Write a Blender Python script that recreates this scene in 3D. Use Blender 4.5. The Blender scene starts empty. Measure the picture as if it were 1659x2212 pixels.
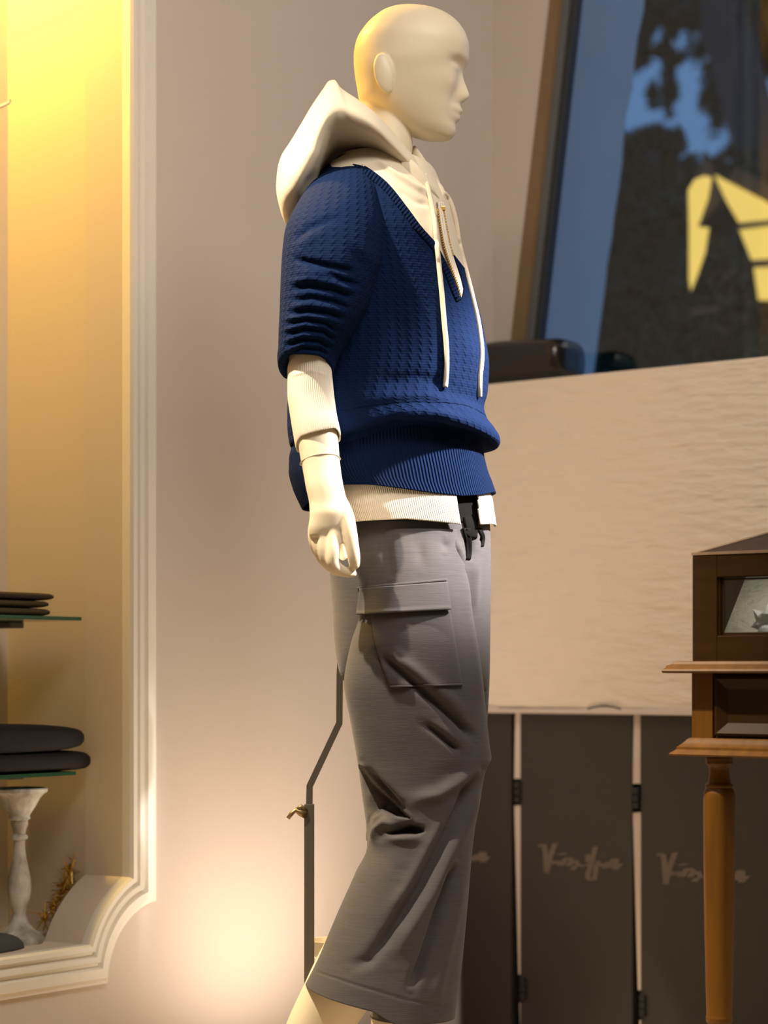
import bpy, bmesh, math, random
import numpy as np
from mathutils import Vector, Matrix
from mathutils.bvhtree import BVHTree

random.seed(7); np.random.seed(7)
C = bpy.context.scene.collection
F, CX, HY, ZC = 4590.0, 829.5, 1450.0, 0.82      # focal length in pixels, principal column, horizon row, eye height

# ------------------------------------------------------------------ camera
cam = bpy.data.cameras.new('camera'); co = bpy.data.objects.new('camera', cam); C.objects.link(co)
co.location = (0, 0, ZC); co.rotation_euler = (math.pi/2, 0, 0)
cam.sensor_fit = 'AUTO'; cam.sensor_width = 36; cam.lens = F/2212*36
cam.shift_y = (HY-1106)/2212; cam.clip_start = 0.05; cam.clip_end = 200
cam.dof.use_dof = True; cam.dof.focus_distance = 3.55; cam.dof.aperture_fstop = 2.8
bpy.context.scene.camera = co
vs = bpy.context.scene.view_settings
vs.view_transform = 'Standard'; vs.look = 'None'; vs.gamma = 1.0; vs.exposure = 0.0
try: vs.use_curve_mapping = False
except Exception: pass

# ------------------------------------------------------------------ dusk sky
wd = bpy.data.worlds.new('dusk'); bpy.context.scene.world = wd; wd.use_nodes = True
bg = wd.node_tree.nodes['Background']; bg.inputs[0].default_value = (0.155, 0.33, 0.68, 1); bg.inputs[1].default_value = 0.62

# ------------------------------------------------------------------ lamps of the shop, plus an added fill in the case
def light(name, typ, loc, target, energy, color, **k):
    l = bpy.data.lights.new(name, typ); l.energy = energy; l.color = color
    for a, v in k.items(): setattr(l, a, v)
    o = bpy.data.objects.new(name, l); C.objects.link(o); o.location = loc
    o.rotation_euler = (Vector(target)-Vector(loc)).to_track_quat('-Z', 'Y').to_euler()
    return o
light('track_spot', 'SPOT', (-1.15, 2.85, 3.2), (0.10, 3.55, .60), 640, (1, .83, .62), spot_size=math.radians(30), spot_blend=.75, shadow_soft_size=.03)
light('front_spot', 'SPOT', (1.52, 3.26, 2.38), (0.19, 3.55, 1.22), 1050, (1, .92, .88), spot_size=math.radians(16), spot_blend=.7, shadow_soft_size=.05)
light('floor_uplight', 'SPOT', (0.057, 3.976, 0.04), (-.26, 4.28, .62), 40, (1, .80, .62), spot_size=math.radians(125), spot_blend=1.0, shadow_soft_size=.13)
light('ceiling_light', 'AREA', (0.9, 2.0, 3.3), (0.6, 3.9, 0.6), 84, (1, .90, .81), shape='RECTANGLE', size=1.8, size_y=1.2)
light('case_fill_light', 'AREA', (.853, 3.069, .985), (.896, 3.124, .90), .42, (1, .9, .75), shape='RECTANGLE', size=.8, size_y=.012)  # added fill light, hidden behind the top rail to brighten the liner
light('niche_light', 'AREA', (-0.86, 4.0, 2.62), (-0.80, 3.98, 0.0), 85, (1, .60, .10), shape='DISK', size=.16)

# ------------------------------------------------------------------ helpers
def W(px, py, d): return Vector(((px-CX)/F*d, d, ZC-(py-HY)/F*d))
def plane_hit(px, py, p0, n):
    r = Vector(((px-CX)/F, 1, -(py-HY)/F)); o = Vector((0, 0, ZC))
    return o+r*((p0-o).dot(n)/r.dot(n))
def proj(v):
    v = np.asarray(v); return np.stack([CX+F*v[:, 0]/v[:, 1], HY-F*(v[:, 2]-ZC)/v[:, 1]], 1)

def mat(name, col, rough=.7, metal=0, noise=None, bump=None, spec=.5, sheen=0, coat=0, alpha=None, extra=None):
    m = bpy.data.materials.new(name); m.use_nodes = True; nt = m.node_tree; b = nt.nodes['Principled BSDF']
    b.inputs['Base Color'].default_value = (*col, 1); b.inputs['Roughness'].default_value = rough
    b.inputs['Metallic'].default_value = metal; b.inputs['Specular IOR Level'].default_value = spec
    b.inputs['Sheen Weight'].default_value = sheen; b.inputs['Coat Weight'].default_value = coat
    tc = nt.nodes.new('ShaderNodeTexCoord')
    def mp(scale):
        q = nt.nodes.new('ShaderNodeMapping'); q.inputs['Scale'].default_value = scale
        nt.links.new(tc.outputs['Object'], q.inputs[0]); return q
    if noise:   # (scale xyz, second colour, contrast)
        sc_, c2, k = noise
        n = nt.nodes.new('ShaderNodeTexNoise'); n.inputs['Scale'].default_value = 1; n.inputs['Detail'].default_value = 5
        nt.links.new(mp(sc_).outputs[0], n.inputs['Vector'])
        r = nt.nodes.new('ShaderNodeValToRGB'); r.color_ramp.elements[0].position = .5-k; r.color_ramp.elements[1].position = .5+k
        r.color_ramp.elements[0].color = (*col, 1); r.color_ramp.elements[1].color = (*c2, 1)
        nt.links.new(n.outputs[0], r.inputs[0]); nt.links.new(r.outputs[0], b.inputs['Base Color'])
    if bump:    # (scale xyz, strength, distance)
        sc_, st, di = bump
        n = nt.nodes.new('ShaderNodeTexNoise'); n.inputs['Scale'].default_value = 1; n.inputs['Detail'].default_value = 4
        nt.links.new(mp(sc_).outputs[0], n.inputs['Vector'])
        bp = nt.nodes.new('ShaderNodeBump'); bp.inputs['Strength'].default_value = st; bp.inputs['Distance'].default_value = di
        nt.links.new(n.outputs[0], bp.inputs['Height']); nt.links.new(bp.outputs[0], b.inputs['Normal'])
    if extra: extra(nt, b, tc)
    return m

def math_node(nt, op, a, b=None):
    n = nt.nodes.new('ShaderNodeMath'); n.operation = op
    for i, v in enumerate((a, b)):
        if v is None: continue
        if isinstance(v, (int, float)): n.inputs[i].default_value = v
        else: nt.links.new(v, n.inputs[i])
    return n.outputs[0]
def knit(kind):
    """relief of the knit: cables twisting up the garment, or plain ribs; UV in metres"""
    def f(nt, b, tc):
        sp = nt.nodes.new('ShaderNodeSeparateXYZ'); nt.links.new(tc.outputs['UV'], sp.inputs[0]); u, v = sp.outputs[0], sp.outputs[1]
        M = lambda op, a, c=None: math_node(nt, op, a, c)
        if kind == 'cable':
            c = M('SUBTRACT', M('FRACT', M('DIVIDE', u, .0165)), .5)
            env = M('EXPONENT', M('MULTIPLY', M('MULTIPLY', c, c), -14.0))
            tw = M('SINE', M('ADD', M('MULTIPLY', v, 2*math.pi/.0125), M('MULTIPLY', M('ABSOLUTE', c), 9.0)))
            h = M('MULTIPLY', env, M('ADD', M('MULTIPLY', tw, .42), .6))
            st = M('MULTIPLY', M('SINE', M('MULTIPLY', v, 2*math.pi/.0042)), .10)
            h = M('ADD', h, st); dist = .0012
        elif kind == 'rib':
            h = M('SINE', M('MULTIPLY', u, 2*math.pi/.0055)); dist = .0012
        elif kind == 'ribv':
            h = M('SINE', M('MULTIPLY', v, 2*math.pi/.0060)); dist = .0018
        else:
            h = M('SINE', M('MULTIPLY', u, 2*math.pi/.0034)); dist = .0005
        bp = nt.nodes.new('ShaderNodeBump'); bp.inputs['Strength'].default_value = 1; bp.inputs['Distance'].default_value = dist
        nt.links.new(h, bp.inputs['Height']); nt.links.new(bp.outputs[0], b.inputs['Normal'])
    return f

BLUE = (.0018, .0105, .046)
M_ = dict(
    wall=mat('painted_plaster', (.56, .495, .44), .85, bump=((6, 6, 6), .15, .01)),
    niche=mat('niche_paint', (.60, .52, .41), .8),
    mould=mat('white_moulding_paint', (.74, .71, .64), .6),
    stucco=mat('wrinkled_wall_lining', (.80, .69, .56), .85, bump=((14, 14, 55), .75, .012)),
    floor=mat('pale_floor', (.55, .47, .38), .5, noise=((4, 4, 4), (.48, .4, .32), .2)),
    ceil=mat('ceiling_paint', (.7, .65, .58), .9),
    skin=mat('mannequin_lacquer', (.76, .67, .49), .42, spec=.45),
    seam=mat('joint_shadow_gap', (.46, .38, .25), .6),
    cotton=mat('cream_cotton', (.72, .64, .49), .9, sheen=.1, bump=((90, 90, 90), .12, .004)),
    ribcotton=mat('cream_rib_cotton', (.84, .76, .62), .9, extra=knit('fine')),
    cable=mat('blue_cable_knit', BLUE, .9, spec=.1, extra=knit('cable')),
    rib=mat('blue_rib_knit', BLUE, .9, spec=.1, extra=knit('rib')),
    ribv=mat('blue_collar_rib', BLUE, .9, spec=.1, extra=knit('ribv')),
    trouser=mat('grey_wool', (.082, .075, .077), .85, spec=.2, sheen=.12, noise=((18, 18, 420), (.062, .057, .059), .25), bump=((60, 60, 500), .15, .002)),
    black=mat('black_cloth', (.004, .0035, .003), .9, spec=.1),
    gold=mat('brass_zip', (.80, .52, .16), .35, metal=.8),
    steel=mat('brushed_grey_steel', (.21, .19, .165), .38, metal=.7, noise=((40, 40, 4), (.16, .145, .12), .3)),
    brass=mat('aged_brass', (.35, .25, .12), .35, metal=.8),
    glass_edge=mat('green_glass_edge', (.012, .06, .03), .15),
    knit_dark=mat('very_dark_brown_knit', (.005, .003, .0033), .9, bump=((120, 120, 120), .3, .004)),
    knit_brown=mat('dark_brown_knit', (.017, .007, .003), .9, bump=((120, 120, 120), .3, .004)),
    knit_olive=mat('olive_knit', (.062, .038, .011), .9, bump=((120, 120, 120), .3, .004)),
    shabby=mat('distressed_white_paint', (.60, .58, .52), .7, noise=((30, 30, 16), (.27, .24, .19), .12)),
    slate=mat('slate_grey_felt', (.055, .06, .055), .8),
    tinsel=mat('gold_tinsel', (.75, .52, .15), .3, metal=.7),
    wood=mat('walnut_varnish', (.165, .068, .005), .42, coat=.0, spec=.3, noise=((60, 60, 5), (.085, .033, .003), .28)),
    wood_dark=mat('dark_walnut_varnish', (.042, .019, .0035),   .45, spec=.15, noise=((8, 8, 60), (.022, .010, .002), .3)),
    wood_edge=mat('pale_sheen_wood_edge', (.30, .21, .13), .5, noise=((60, 60, 5), (.20, .13, .07), .3)),  # sheen along the lid edges, painted as a paler wood colour
    frame=mat('brown_window_wood', (.20, .13, .065), .5),
    rubber=mat('dark_gasket', (.03, .032, .035), .5),
    alu=mat('grey_window_metal', (.14, .15, .16), .45, metal=.2),
    black_gloss=mat('black_glossy_cover', (.010, .008, .007), .28, coat=.3, bump=((9, 30, 30), .3, .01)),
    panel=mat('dark_taupe_panel', (.036, .028, .022), .42, spec=.45),
    strip=mat('pale_strip', (.62, .52, .44), .6),
    print_=mat('pale_logo_ink', (.34, .27, .21), .7),
    hinge=mat('black_hinge', (.012, .012, .011), .5),
    liner=mat('pale_grey_linen', (.66, .62, .52), .9, bump=((60, 60, 160), .5, .01)),
    porcelain=mat('white_porcelain', (.85, .86, .88), .3),
    pier=mat('outdoor_render', (.66, .67, .70), .9, noise=((3, 3, 3), (.60, .61, .64), .3)),
    leaf=mat('dark_leaf', (.012, .030, .018), .7, noise=((2, 2, 2), (.02, .045, .02), .3)),
    bark=mat('bark', (.05, .055, .06), .9, bump=((8, 8, 2), .6, .05)),
    roof=mat('brown_roof_edge', (.10, .065, .035), .7),
)
m = bpy.data.materials.new('lit_yellow_pane'); m.use_nodes = True; b_ = m.node_tree.nodes['Principled BSDF']
b_.inputs['Base Color'].default_value = (.4, .3, .1, 1); b_.inputs['Emission Color'].default_value = (1, .66, .13, 1); b_.inputs['Emission Strength'].default_value = .92
M_['lit'] = m
m = bpy.data.materials.new('clear_glass'); m.use_nodes = True; nt = m.node_tree; nt.nodes.clear()
o_ = nt.nodes.new('ShaderNodeOutputMaterial'); mx = nt.nodes.new('ShaderNodeMixShader'); tr = nt.nodes.new('ShaderNodeBsdfTransparent'); gl = nt.nodes.new('ShaderNodeBsdfGlossy'); fr = nt.nodes.new('ShaderNodeFresnel')
gl.inputs['Roughness'].default_value = .01; tr.inputs[0].default_value = (.93, .96, .95, 1); fr.inputs[0].default_value = 1.45
nt.links.new(fr.outputs[0], mx.inputs[0]); nt.links.new(tr.outputs[0], mx.inputs[1]); nt.links.new(gl.outputs[0], mx.inputs[2]); nt.links.new(mx.outputs[0], o_.inputs[0])
M_['glass'] = m

def mesh_obj(name, verts, faces, material, parent=None, smooth=True, uv=None, mw=None):
    me = bpy.data.meshes.new(name)
    me.from_pydata([tuple(v) for v in verts], [], [tuple(f) for f in faces])
    if uv is not None:
        l = me.uv_layers.new(name='UVMap'); li = np.zeros(len(me.loops), dtype=np.int32); me.loops.foreach_get('vertex_index', li)
        l.data.foreach_set('uv', np.asarray(uv, dtype=np.float32)[li].ravel())
    me.materials.append(M_[material] if isinstance(material, str) else material)
    bm = bmesh.new(); bm.from_mesh(me); bmesh.ops.recalc_face_normals(bm, faces=bm.faces); bm.to_mesh(me); bm.free()
    if smooth: me.polygons.foreach_set('use_smooth', [True]*len(me.polygons))
    o = bpy.data.objects.new(name, me); C.objects.link(o)
    if parent: o.parent = parent; 
    if mw is not None: o.matrix_world = mw
    return o
def empty(name, label, cat, loc=(0, 0, 0), group=None, mw=None):
    o = bpy.data.objects.new(name, None); C.objects.link(o); o.empty_display_size = .05
    if mw is not None: o.matrix_world = mw
    else: o.location = loc
    o['label'] = label; o['category'] = cat
    if group: o['group'] = group
    return o
def tag(o, label, cat, group=None):
    o['label'] = label; o['category'] = cat
    if group: o['group'] = group
    return o
def struct(o): o['kind'] = 'structure'; return o
def attach(o, parent):
    """parent keeping the coordinates the mesh was built in"""
    bpy.context.view_layer.update()
    o.parent = parent; o.matrix_parent_inverse = parent.matrix_world.inverted(); return o

class MB:
    def __init__(s): s.v = []; s.f = []
    def add(s, v, f):
        k = len(s.v); s.v += [Vector(q) for q in v]; s.f += [tuple(i+k for i in g) for g in f]; return s
    def box(s, x0, x1, y0, y1, z0, z1, bev=0):
        if bev <= 0:
            v = [(x, y, z) for x in (x0, x1) for y in (y0, y1) for z in (z0, z1)]
            return s.add(v, [(0, 1, 3, 2), (4, 6, 7, 5), (0, 4, 5, 1), (2, 3, 7, 6), (0, 2, 6, 4), (1, 5, 7, 3)])
        bm = bmesh.new(); bmesh.ops.create_cube(bm, size=1)
        for q in bm.verts: q.co = Vector((x0+(q.co.x+.5)*(x1-x0), y0+(q.co.y+.5)*(y1-y0), z0+(q.co.z+.5)*(z1-z0)))
        bmesh.ops.bevel(bm, geom=list(bm.edges), offset=bev, segments=2, affect='EDGES', profile=.6)
        bm.verts.index_update(); v = [q.co.copy() for q in bm.verts]; f = [[q.index for q in g.verts] for g in bm.faces]; bm.free()
        return s.add(v, f)
    def tube(s, pts, r, seg=12, cap=True, sq=False):
        pts = [Vector(p) for p in pts]; n = len(pts); rr = r if hasattr(r, '__len__') else [r]*n
        v = []; up = Vector((0, 1, 0))
        for i, p in enumerate(pts):
            a = pts[max(i-1, 0)]; b = pts[min(i+1, n-1)]; t = (b-a).normalized()
            x = up.cross(t)
            if x.length < 1e-3: x = Vector((1, 0, 0)).cross(t)
            x.normalize(); y = t.cross(x)
            for k in range(seg):
                an = 2*math.pi*k/seg+(math.pi/4 if sq else 0)
                v.append(p+(x*math.cos(an)+y*math.sin(an))*rr[i]*(1.414 if sq else 1))
        f = [(i*seg+k, i*seg+(k+1) % seg, (i+1)*seg+(k+1) % seg, (i+1)*seg+k) for i in range(n-1) for k in range(seg)]
        if cap: f += [tuple(range(seg)), tuple(range((n-1)*seg, n*seg))]
        return s.add(v, f)
    def lathe(s, prof, c=(0, 0, 0), seg=40):
        c = Vector(c); v = []
        for r, z in prof:
            for k in range(seg):
                a = 2*math.pi*k/seg; v.append(c+Vector((r*math.cos(a), r*math.sin(a), z)))
        n = len(prof); f = [(i*seg+k, i*seg+(k+1) % seg, (i+1)*seg+(k+1) % seg, (i+1)*seg+k) for i in range(n-1) for k in range(seg)]
        f += [tuple(range(seg)), tuple(range((n-1)*seg, n*seg))]
        return s.add(v, f)
    def prism(s, poly, d):
        """polygon of points pushed along vector d"""
        n = len(poly); d = Vector(d); v = [Vector(p) for p in poly]+[Vector(p)+d for p in poly]
        return s.add(v, [tuple(range(n)), tuple(range(2*n-1, n-1, -1))]+[(i, (i+1) % n, n+(i+1) % n, n+i) for i in range(n)])
    def build(s, name, material, parent=None, smooth=False, mw=None):
        o = mesh_obj(name, s.v, s.f, material, None, smooth, mw=mw)
        if parent: o.parent = parent
        return o

def autosmooth(o, ang=35):
    me = o.data; me.polygons.foreach_set('use_smooth', [True]*len(me.polygons))
    bm = bmesh.new(); bm.from_mesh(me)
    for e in bm.edges:
        if len(e.link_faces) == 2 and e.calc_face_angle(0) > math.radians(ang): e.smooth = False
    bm.to_mesh(me); bm.free(); return o

# ---- rung lofts: each rung gives the left and right silhouette points of a cross-section, its depth and half-thickness
def loft(rungs, nseg=96, step=4.0, n=2.2, mod=None, cap=(False, False)):
    R = np.array([list(r[:6]) for r in rungs], float)
    t = [0.0]
    for a, b in zip(R[:-1], R[1:]): t.append(t[-1]+max(2.0, .5*(math.hypot(a[0]-b[0], a[1]-b[1])+math.hypot(a[2]-b[2], a[3]-b[3]))))
    t = np.array(t); m_ = max(8, int(t[-1]/step)); ts = np.unique(np.concatenate([np.linspace(0, t[-1], m_), t]))
    # monotone-ish cubic (finite difference tangents, limited)
    def interp(y):
        h = np.diff(t); dl = np.diff(y)/h; mm = np.zeros(len(y)); mm[0] = dl[0]; mm[-1] = dl[-1]
        for i in range(1, len(y)-1):
            if dl[i-1]*dl[i] > 0:
                w1 = 2*h[i]+h[i-1]; w2 = h[i]+2*h[i-1]; mm[i] = (w1+w2)/(w1/dl[i-1]+w2/dl[i])
        k = np.clip(np.searchsorted(t, ts, side='right')-1, 0, len(h)-1); s = (ts-t[k])/h[k]
        return (2*s**3-3*s**2+1)*y[k]+(s**3-2*s**2+s)*h[k]*mm[k]+(-2*s**3+3*s**2)*y[k+1]+(s**3-s**2)*h[k]*mm[k+1]
    P = [interp(R[:, j]) for j in range(6)]
    an = np.linspace(0, 2*math.pi, nseg, endpoint=False)
    ca, sa = np.cos(an), np.sin(an); u = np.sign(ca)*np.abs(ca)**(2/n); w = np.sign(sa)*np.abs(sa)**(2/n)
    V = np.zeros((len(ts), nseg, 3)); UV = np.zeros((len(ts), nseg, 2)); vv = 0
    for i in range(len(ts)):
        xl, yl, xr, yr, d, hd = [p[i] for p in P]
        uu, ww = (u, w) if mod is None else mod(ts[i]/t[-1], u, w)
        cx, cy, ax, ay = (xl+xr)/2, (yl+yr)/2, (xr-xl)/2, (yr-yl)/2
        dep = d+hd*ww
        V[i, :, 0] = (cx+ax*uu-CX)/F*d; V[i, :, 1] = dep; V[i, :, 2] = ZC-(cy+ay*uu-HY)/F*d
        if i: vv += np.linalg.norm(V[i].mean(0)-V[i-1].mean(0))
        seg = np.linalg.norm(V[i]-np.roll(V[i], 1, 0), axis=1); UV[i, :, 0] = 0; UV[i, :, 1] = vv
    # one circumference coordinate for all rings so that the columns of the knit run straight
    mid = V[int(len(ts)*.55)]; seg = np.linalg.norm(mid-np.roll(mid, 1, 0), axis=1); seg[0] = 0; UV[:, :, 0] = np.cumsum(seg)[None]
    nr = len(ts)
    idx = np.arange(nr*nseg).reshape(nr, nseg); nx = np.roll(idx, -1, 1)
    Fc = np.stack([idx[:-1], nx[:-1], nx[1:], idx[1:]], -1).reshape(-1, 4).tolist()
    if cap[0]: Fc.append(list(range(nseg)))
    if cap[1]: Fc.append(list(range((nr-1)*nseg, nr*nseg)))
    return V.reshape(-1, 3), Fc, UV.reshape(-1, 2)

def normals(V, Fc):
    me = bpy.data.meshes.new('tmp'); me.from_pydata(V.tolist(), [], Fc)
    bm = bmesh.new(); bm.from_mesh(me); bmesh.ops.recalc_face_normals(bm, faces=bm.faces); bm.normal_update()
    N = np.array([v.normal[:] for v in bm.verts]); bm.free(); bpy.data.meshes.remove(me)
    return N
def dist_poly(P, pts):
    pts = np.array(pts, float); best = np.full(len(P), 1e9)
    for a, b in zip(pts[:-1], pts[1:]):
        ab = b-a; L = max((ab**2).sum(), 1e-9); s = np.clip(((P-a)@ab)/L, 0, 1)
        best = np.minimum(best, np.linalg.norm(P-(a+s[:, None]*ab), axis=1))
    return best
def strokes(V, N, S):
    """folds: each stroke is (pixel polyline, width px, height in metres); raises or sinks the surface that faces the camera"""
    P = proj(V); face = np.clip((-N[:, 1])*2.2+.15, 0, 1); out = np.zeros(len(V))
    for s in S:
        pts, w, a = s[:3]; pts_ = np.array(pts, float)
        lo = pts_.min(0)-4*w; hi = pts_.max(0)+4*w
        k = np.where((P[:, 0] > lo[0]) & (P[:, 0] < hi[0]) & (P[:, 1] > lo[1]) & (P[:, 1] < hi[1]))[0]
        if len(k) == 0: continue
        dd = dist_poly(P[k], pts_)
        # fade towards both ends
        e0 = np.linalg.norm(P[k]-pts_[0], axis=1); e1 = np.linalg.norm(P[k]-pts_[-1], axis=1); fade = np.clip(np.minimum(e0, e1)/(w*5)+.08, 0, 1); fade = fade*fade*(3-2*fade)
        out[k] += a*np.exp(-(dd/w)**2)*fade
    return V+N*(out*face)[:, None]
def inpoly(P, poly):
    poly = np.array(poly, float); c = np.zeros(len(P), bool); j = len(poly)-1
    for i in range(len(poly)):
        a, b = poly[i], poly[j]
        with np.errstate(divide='ignore', invalid='ignore'):
            k = ((a[1] > P[:, 1]) != (b[1] > P[:, 1])) & (P[:, 0] < (b[0]-a[0])*(P[:, 1]-a[1])/(b[1]-a[1]+1e-12)+a[0])
        c ^= k; j = i
    return c
def bvh_of(*objs):
    v = []; f = []
    for o in objs:
        k = len(v); v += [q.co.copy() for q in o.data.vertices]; f += [[i+k for i in p.vertices] for p in o.data.polygons]
    return BVHTree.FromPolygons(v, f)
CAM = Vector((0, 0, ZC))
def hit(bvh, px, py, off=0.0, default=3.5):
    r = Vector(((px-CX)/F, 1, -(py-HY)/F)).normalized(); h = bvh.ray_cast(CAM, r)
    if h[0] is None: return W(px, py, default-off), Vector((0, -1, 0))
    n = h[1] if h[1].dot(r) < 0 else -h[1]
    return h[0]-r*off, n
def resample(pts, step):
    pts = [Vector(p) for p in pts]; out = [pts[0]]
    for a, b in zip(pts[:-1], pts[1:]):
        k = max(1, int((b-a).length/step)); out += [a.lerp(b, (i+1)/k) for i in range(k)]
    return out
def smooth_line(pts, step=4):
    """Catmull-Rom through pixel points"""
    P = [Vector(p) for p in pts]; out = []
    for i in range(len(P)-1):
        a, b, c, d = P[max(i-1, 0)], P[i], P[i+1], P[min(i+2, len(P)-1)]; k = max(1, int((c-b).length/step))
        for j in range(k):
            t = j/k; out.append(.5*((2*b)+(c-a)*t+(2*a-5*b+4*c-d)*t*t+(-a+3*b-3*c+d)*t**3))
    out.append(P[-1]); return out
def patch(bvh, left, right, off, nu=24, nv=40, thick=.003, wave=None):
    """cloth patch lying on a surface between two pixel polylines (thin but solid)"""
    L = [Vector(p) for p in left]; Rr = [Vector(p) for p in right]
    def at(pl, t):
        s = [0]
        for a, b in zip(pl[:-1], pl[1:]): s.append(s[-1]+(b-a).length)
        d = t*s[-1]
        for i in range(len(pl)-1):
            if d <= s[i+1]+1e-6: return pl[i].lerp(pl[i+1], (d-s[i])/max(s[i+1]-s[i], 1e-6))
        return pl[-1]
    top = []; bot = []; uv = []
    for j in range(nv+1):
        a, b = at(L, j/nv), at(Rr, j/nv)
        for i in range(nu+1):
            p = a.lerp(b, i/nu); o = off if wave is None else off+wave(i/nu, j/nv)
            q, _ = hit(bvh, p.x, p.y, o); r, _ = hit(bvh, p.x, p.y, o-thick)
            top.append(q); bot.append(r); uv.append((i/nu*(a-b).length/1290, j/nv*(L[-1]-L[0]).length/1290))
    w = nu+1; f = []
    for j in range(nv):
        for i in range(nu):
            k = j*w+i; f.append((k, k+1, k+w+1, k+w)); k += len(top); f.append((k, k+w, k+w+1, k+1))
    T = len(top); rim = [i for i in range(w)]+[j*w+nu for j in range(1, nv+1)]+[nv*w+i for i in range(nu-1, -1, -1)]+[j*w for j in range(nv-1, 0, -1)]
    for a, b in zip(rim, rim[1:]+rim[:1]): f.append((a, b, b+T, a+T))
    return top+bot, f, uv+uv

# ------------------------------------------------------------------ room geometry (two walls at a right angle)
Cn = Vector(((1065-CX)/F*4.966, 4.966, 0))
uL = Vector((.6085, .7935, 0)).normalized(); nL = Vector((uL.y, -uL.x, 0))      # left wall: runs away to the right; nL points into the room
uR = nL.copy(); nR = -uL                                                       # right wall: comes forward to the right
ML = Matrix(((uL.x, -nL.x, 0, Cn.x), (uL.y, -nL.y, 0, Cn.y), (0, 0, 1, 0), (0, 0, 0, 1)))
MR = Matrix(((uR.x, -nR.x, 0, Cn.x), (uR.y, -nR.y, 0, Cn.y), (0, 0, 1, 0), (0, 0, 0, 1)))
def Lw(px, py, off=0): p = plane_hit(px, py, Cn+nL*off, nL)-Cn; return p.dot(uL), p.z      # -> (s, z) in the left wall
def Rw(px, py, off=0): p = plane_hit(px, py, Cn+nR*off, nR)-Cn; return p.dot(uR), p.z
H = 3.4
# niche opening
s1 = Lw(264, 1450)[0]; wF = Lw(330, 1450)[0]-s1; zb = Lw(100, 2050)[1]; zbo = Lw(100, 2143)[1]
sc = Lw(343, 2000)[0]; Ro = sc-Lw(225, 2000)[0]; Ri = sc-Lw(163, 2000)[0]; zc_ = Lw(343, 1942)[1]-Ro
s0 = s1-.95; zt = 2.75
def arc(r, a0, a1, n): return [(sc+r*math.cos(a0+(a1-a0)*i/n), zc_+r*math.sin(a0+(a1-a0)*i/n)) for i in range(n+1)]
aI0 = math.acos((s1-sc)/Ri); aI1 = math.pi-math.asin(max(-1, min(1, (zb-zc_)/Ri)))
inner = [(s1, zt), (s1, 1.9), (s1, 1.2)]+arc(Ri, aI0, aI1, 24)+[(s0, zb)]
aO0 = math.pi/2; aO1 = math.pi
so = s1+wF
aOs = math.acos((so-sc)/Ro) if abs(so-sc) < Ro else aO0
outer = [(so, zt), (so, 1.9), (so, 1.2)]+arc(Ro, aOs, math.pi, 24)
outer[-1] = (sc-Ro, zbo); outer += [(s0, zbo)]
# left wall with the niche cut out
mb = MB()
arcp = inner[3:-1]
mb.add([(s1, 0, 0), (.0, 0, 0), (.0, 0, H), (s1, 0, H)], [(0, 1, 2, 3)])
mb.add([(-5.2, 0, 0), (s1, 0, 0), (s1, 0, zb), (-5.2, 0, zb)], [(0, 1, 2, 3)])
mb.add([(-5.2, 0, zb), (s0, 0, zb), (s0, 0, H), (-5.2, 0, H)], [(0, 1, 2, 3)])
mb.add([(s0, 0, zt), (s1, 0, zt), (s1, 0, H), (s0, 0, H)], [(0, 1, 2, 3)])
mb.add([(s1, 0, zb)]+[(p[0], 0, p[1]) for p in arcp], [(0, i+1, i+2) for i in range(len(arcp)-1)])
struct(mb.build('wall_left', 'wall', mw=ML))
# niche shell: inner edge pushed into the wall (slightly flared lip first), plus back
ND = .30
mb = MB(); e1 = [(p[0], 0, p[1]) for p in inner]; n_ = len(inner)
def inset(p, k): return (p[0]-k*.4, p[1]+k*.0)
e2 = [(p[0]-.012 if i < n_-1 else p[0], .085, p[1]) for i, p in enumerate(inner)]
mb.add(e1+e2, [(i, i+1, n_+i+1, n_+i) for i in range(n_-1)])
sj = s1-.012      # the rounded corner belongs to the front panel only; behind it the niche is square
mb.add([(sj, .085, zt), (sj, .085, zb), (sj, ND, zb), (sj, ND, zt)], [(0, 1, 2, 3)])
mb.add([(s0, .085, zb), (sj, .085, zb), (sj, ND, zb), (s0, ND, zb)], [(0, 1, 2, 3)])
mb.add([(sj, .085, zb)]+[(p[0], .085, p[1]) for p in arcp], [(0, i+1, i+2) for i in range(len(arcp)-1)])
mb.add([(s0, ND, zb), (s1, ND, zb), (s1, ND, zt), (s0, ND, zt)], [(0, 1, 2, 3)])
mb.add([(s0, 0, zb), (s0, ND, zb), (s0, ND, zt), (s0, 0, zt)], [(0, 1, 2, 3)])
mb.add([(s0, 0, zt), (s0, ND, zt), (s1, ND, zt), (s1, 0, zt)], [(0, 1, 2, 3)])
struct(mb.build('wall_niche', 'niche', mw=ML))
# moulded frame
prof = [(0, 0), (0, .016), (.05, .021), (.16, .021), (.20, .012), (.26, .011), (.32, .017), (.44, .018), (.49, .010), (.55, .009), (.62, .015), (.85, .013), (.93, .008), (1.0, .007), (1.0, 0)]
mb = MB(); v = []; k = len(prof)
inn = inner[:3]+arcp+inner[-1:]; out_ = outer[:3]+outer[3:-1]+outer[-1:]
for (a, b) in zip(inn, out_):
    for q, h in prof: v.append((a[0]+(b[0]-a[0])*q, -h*1.25, a[1]+(b[1]-a[1])*q))
f = [(i*k+j, i*k+j+1, (i+1)*k+j+1, (i+1)*k+j) for i in range(len(inn)-1) for j in range(k-1)]
mb.add(v, f); o = mb.build('trim_1', 'mould', mw=ML); autosmooth(o, 28); struct(o)

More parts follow.
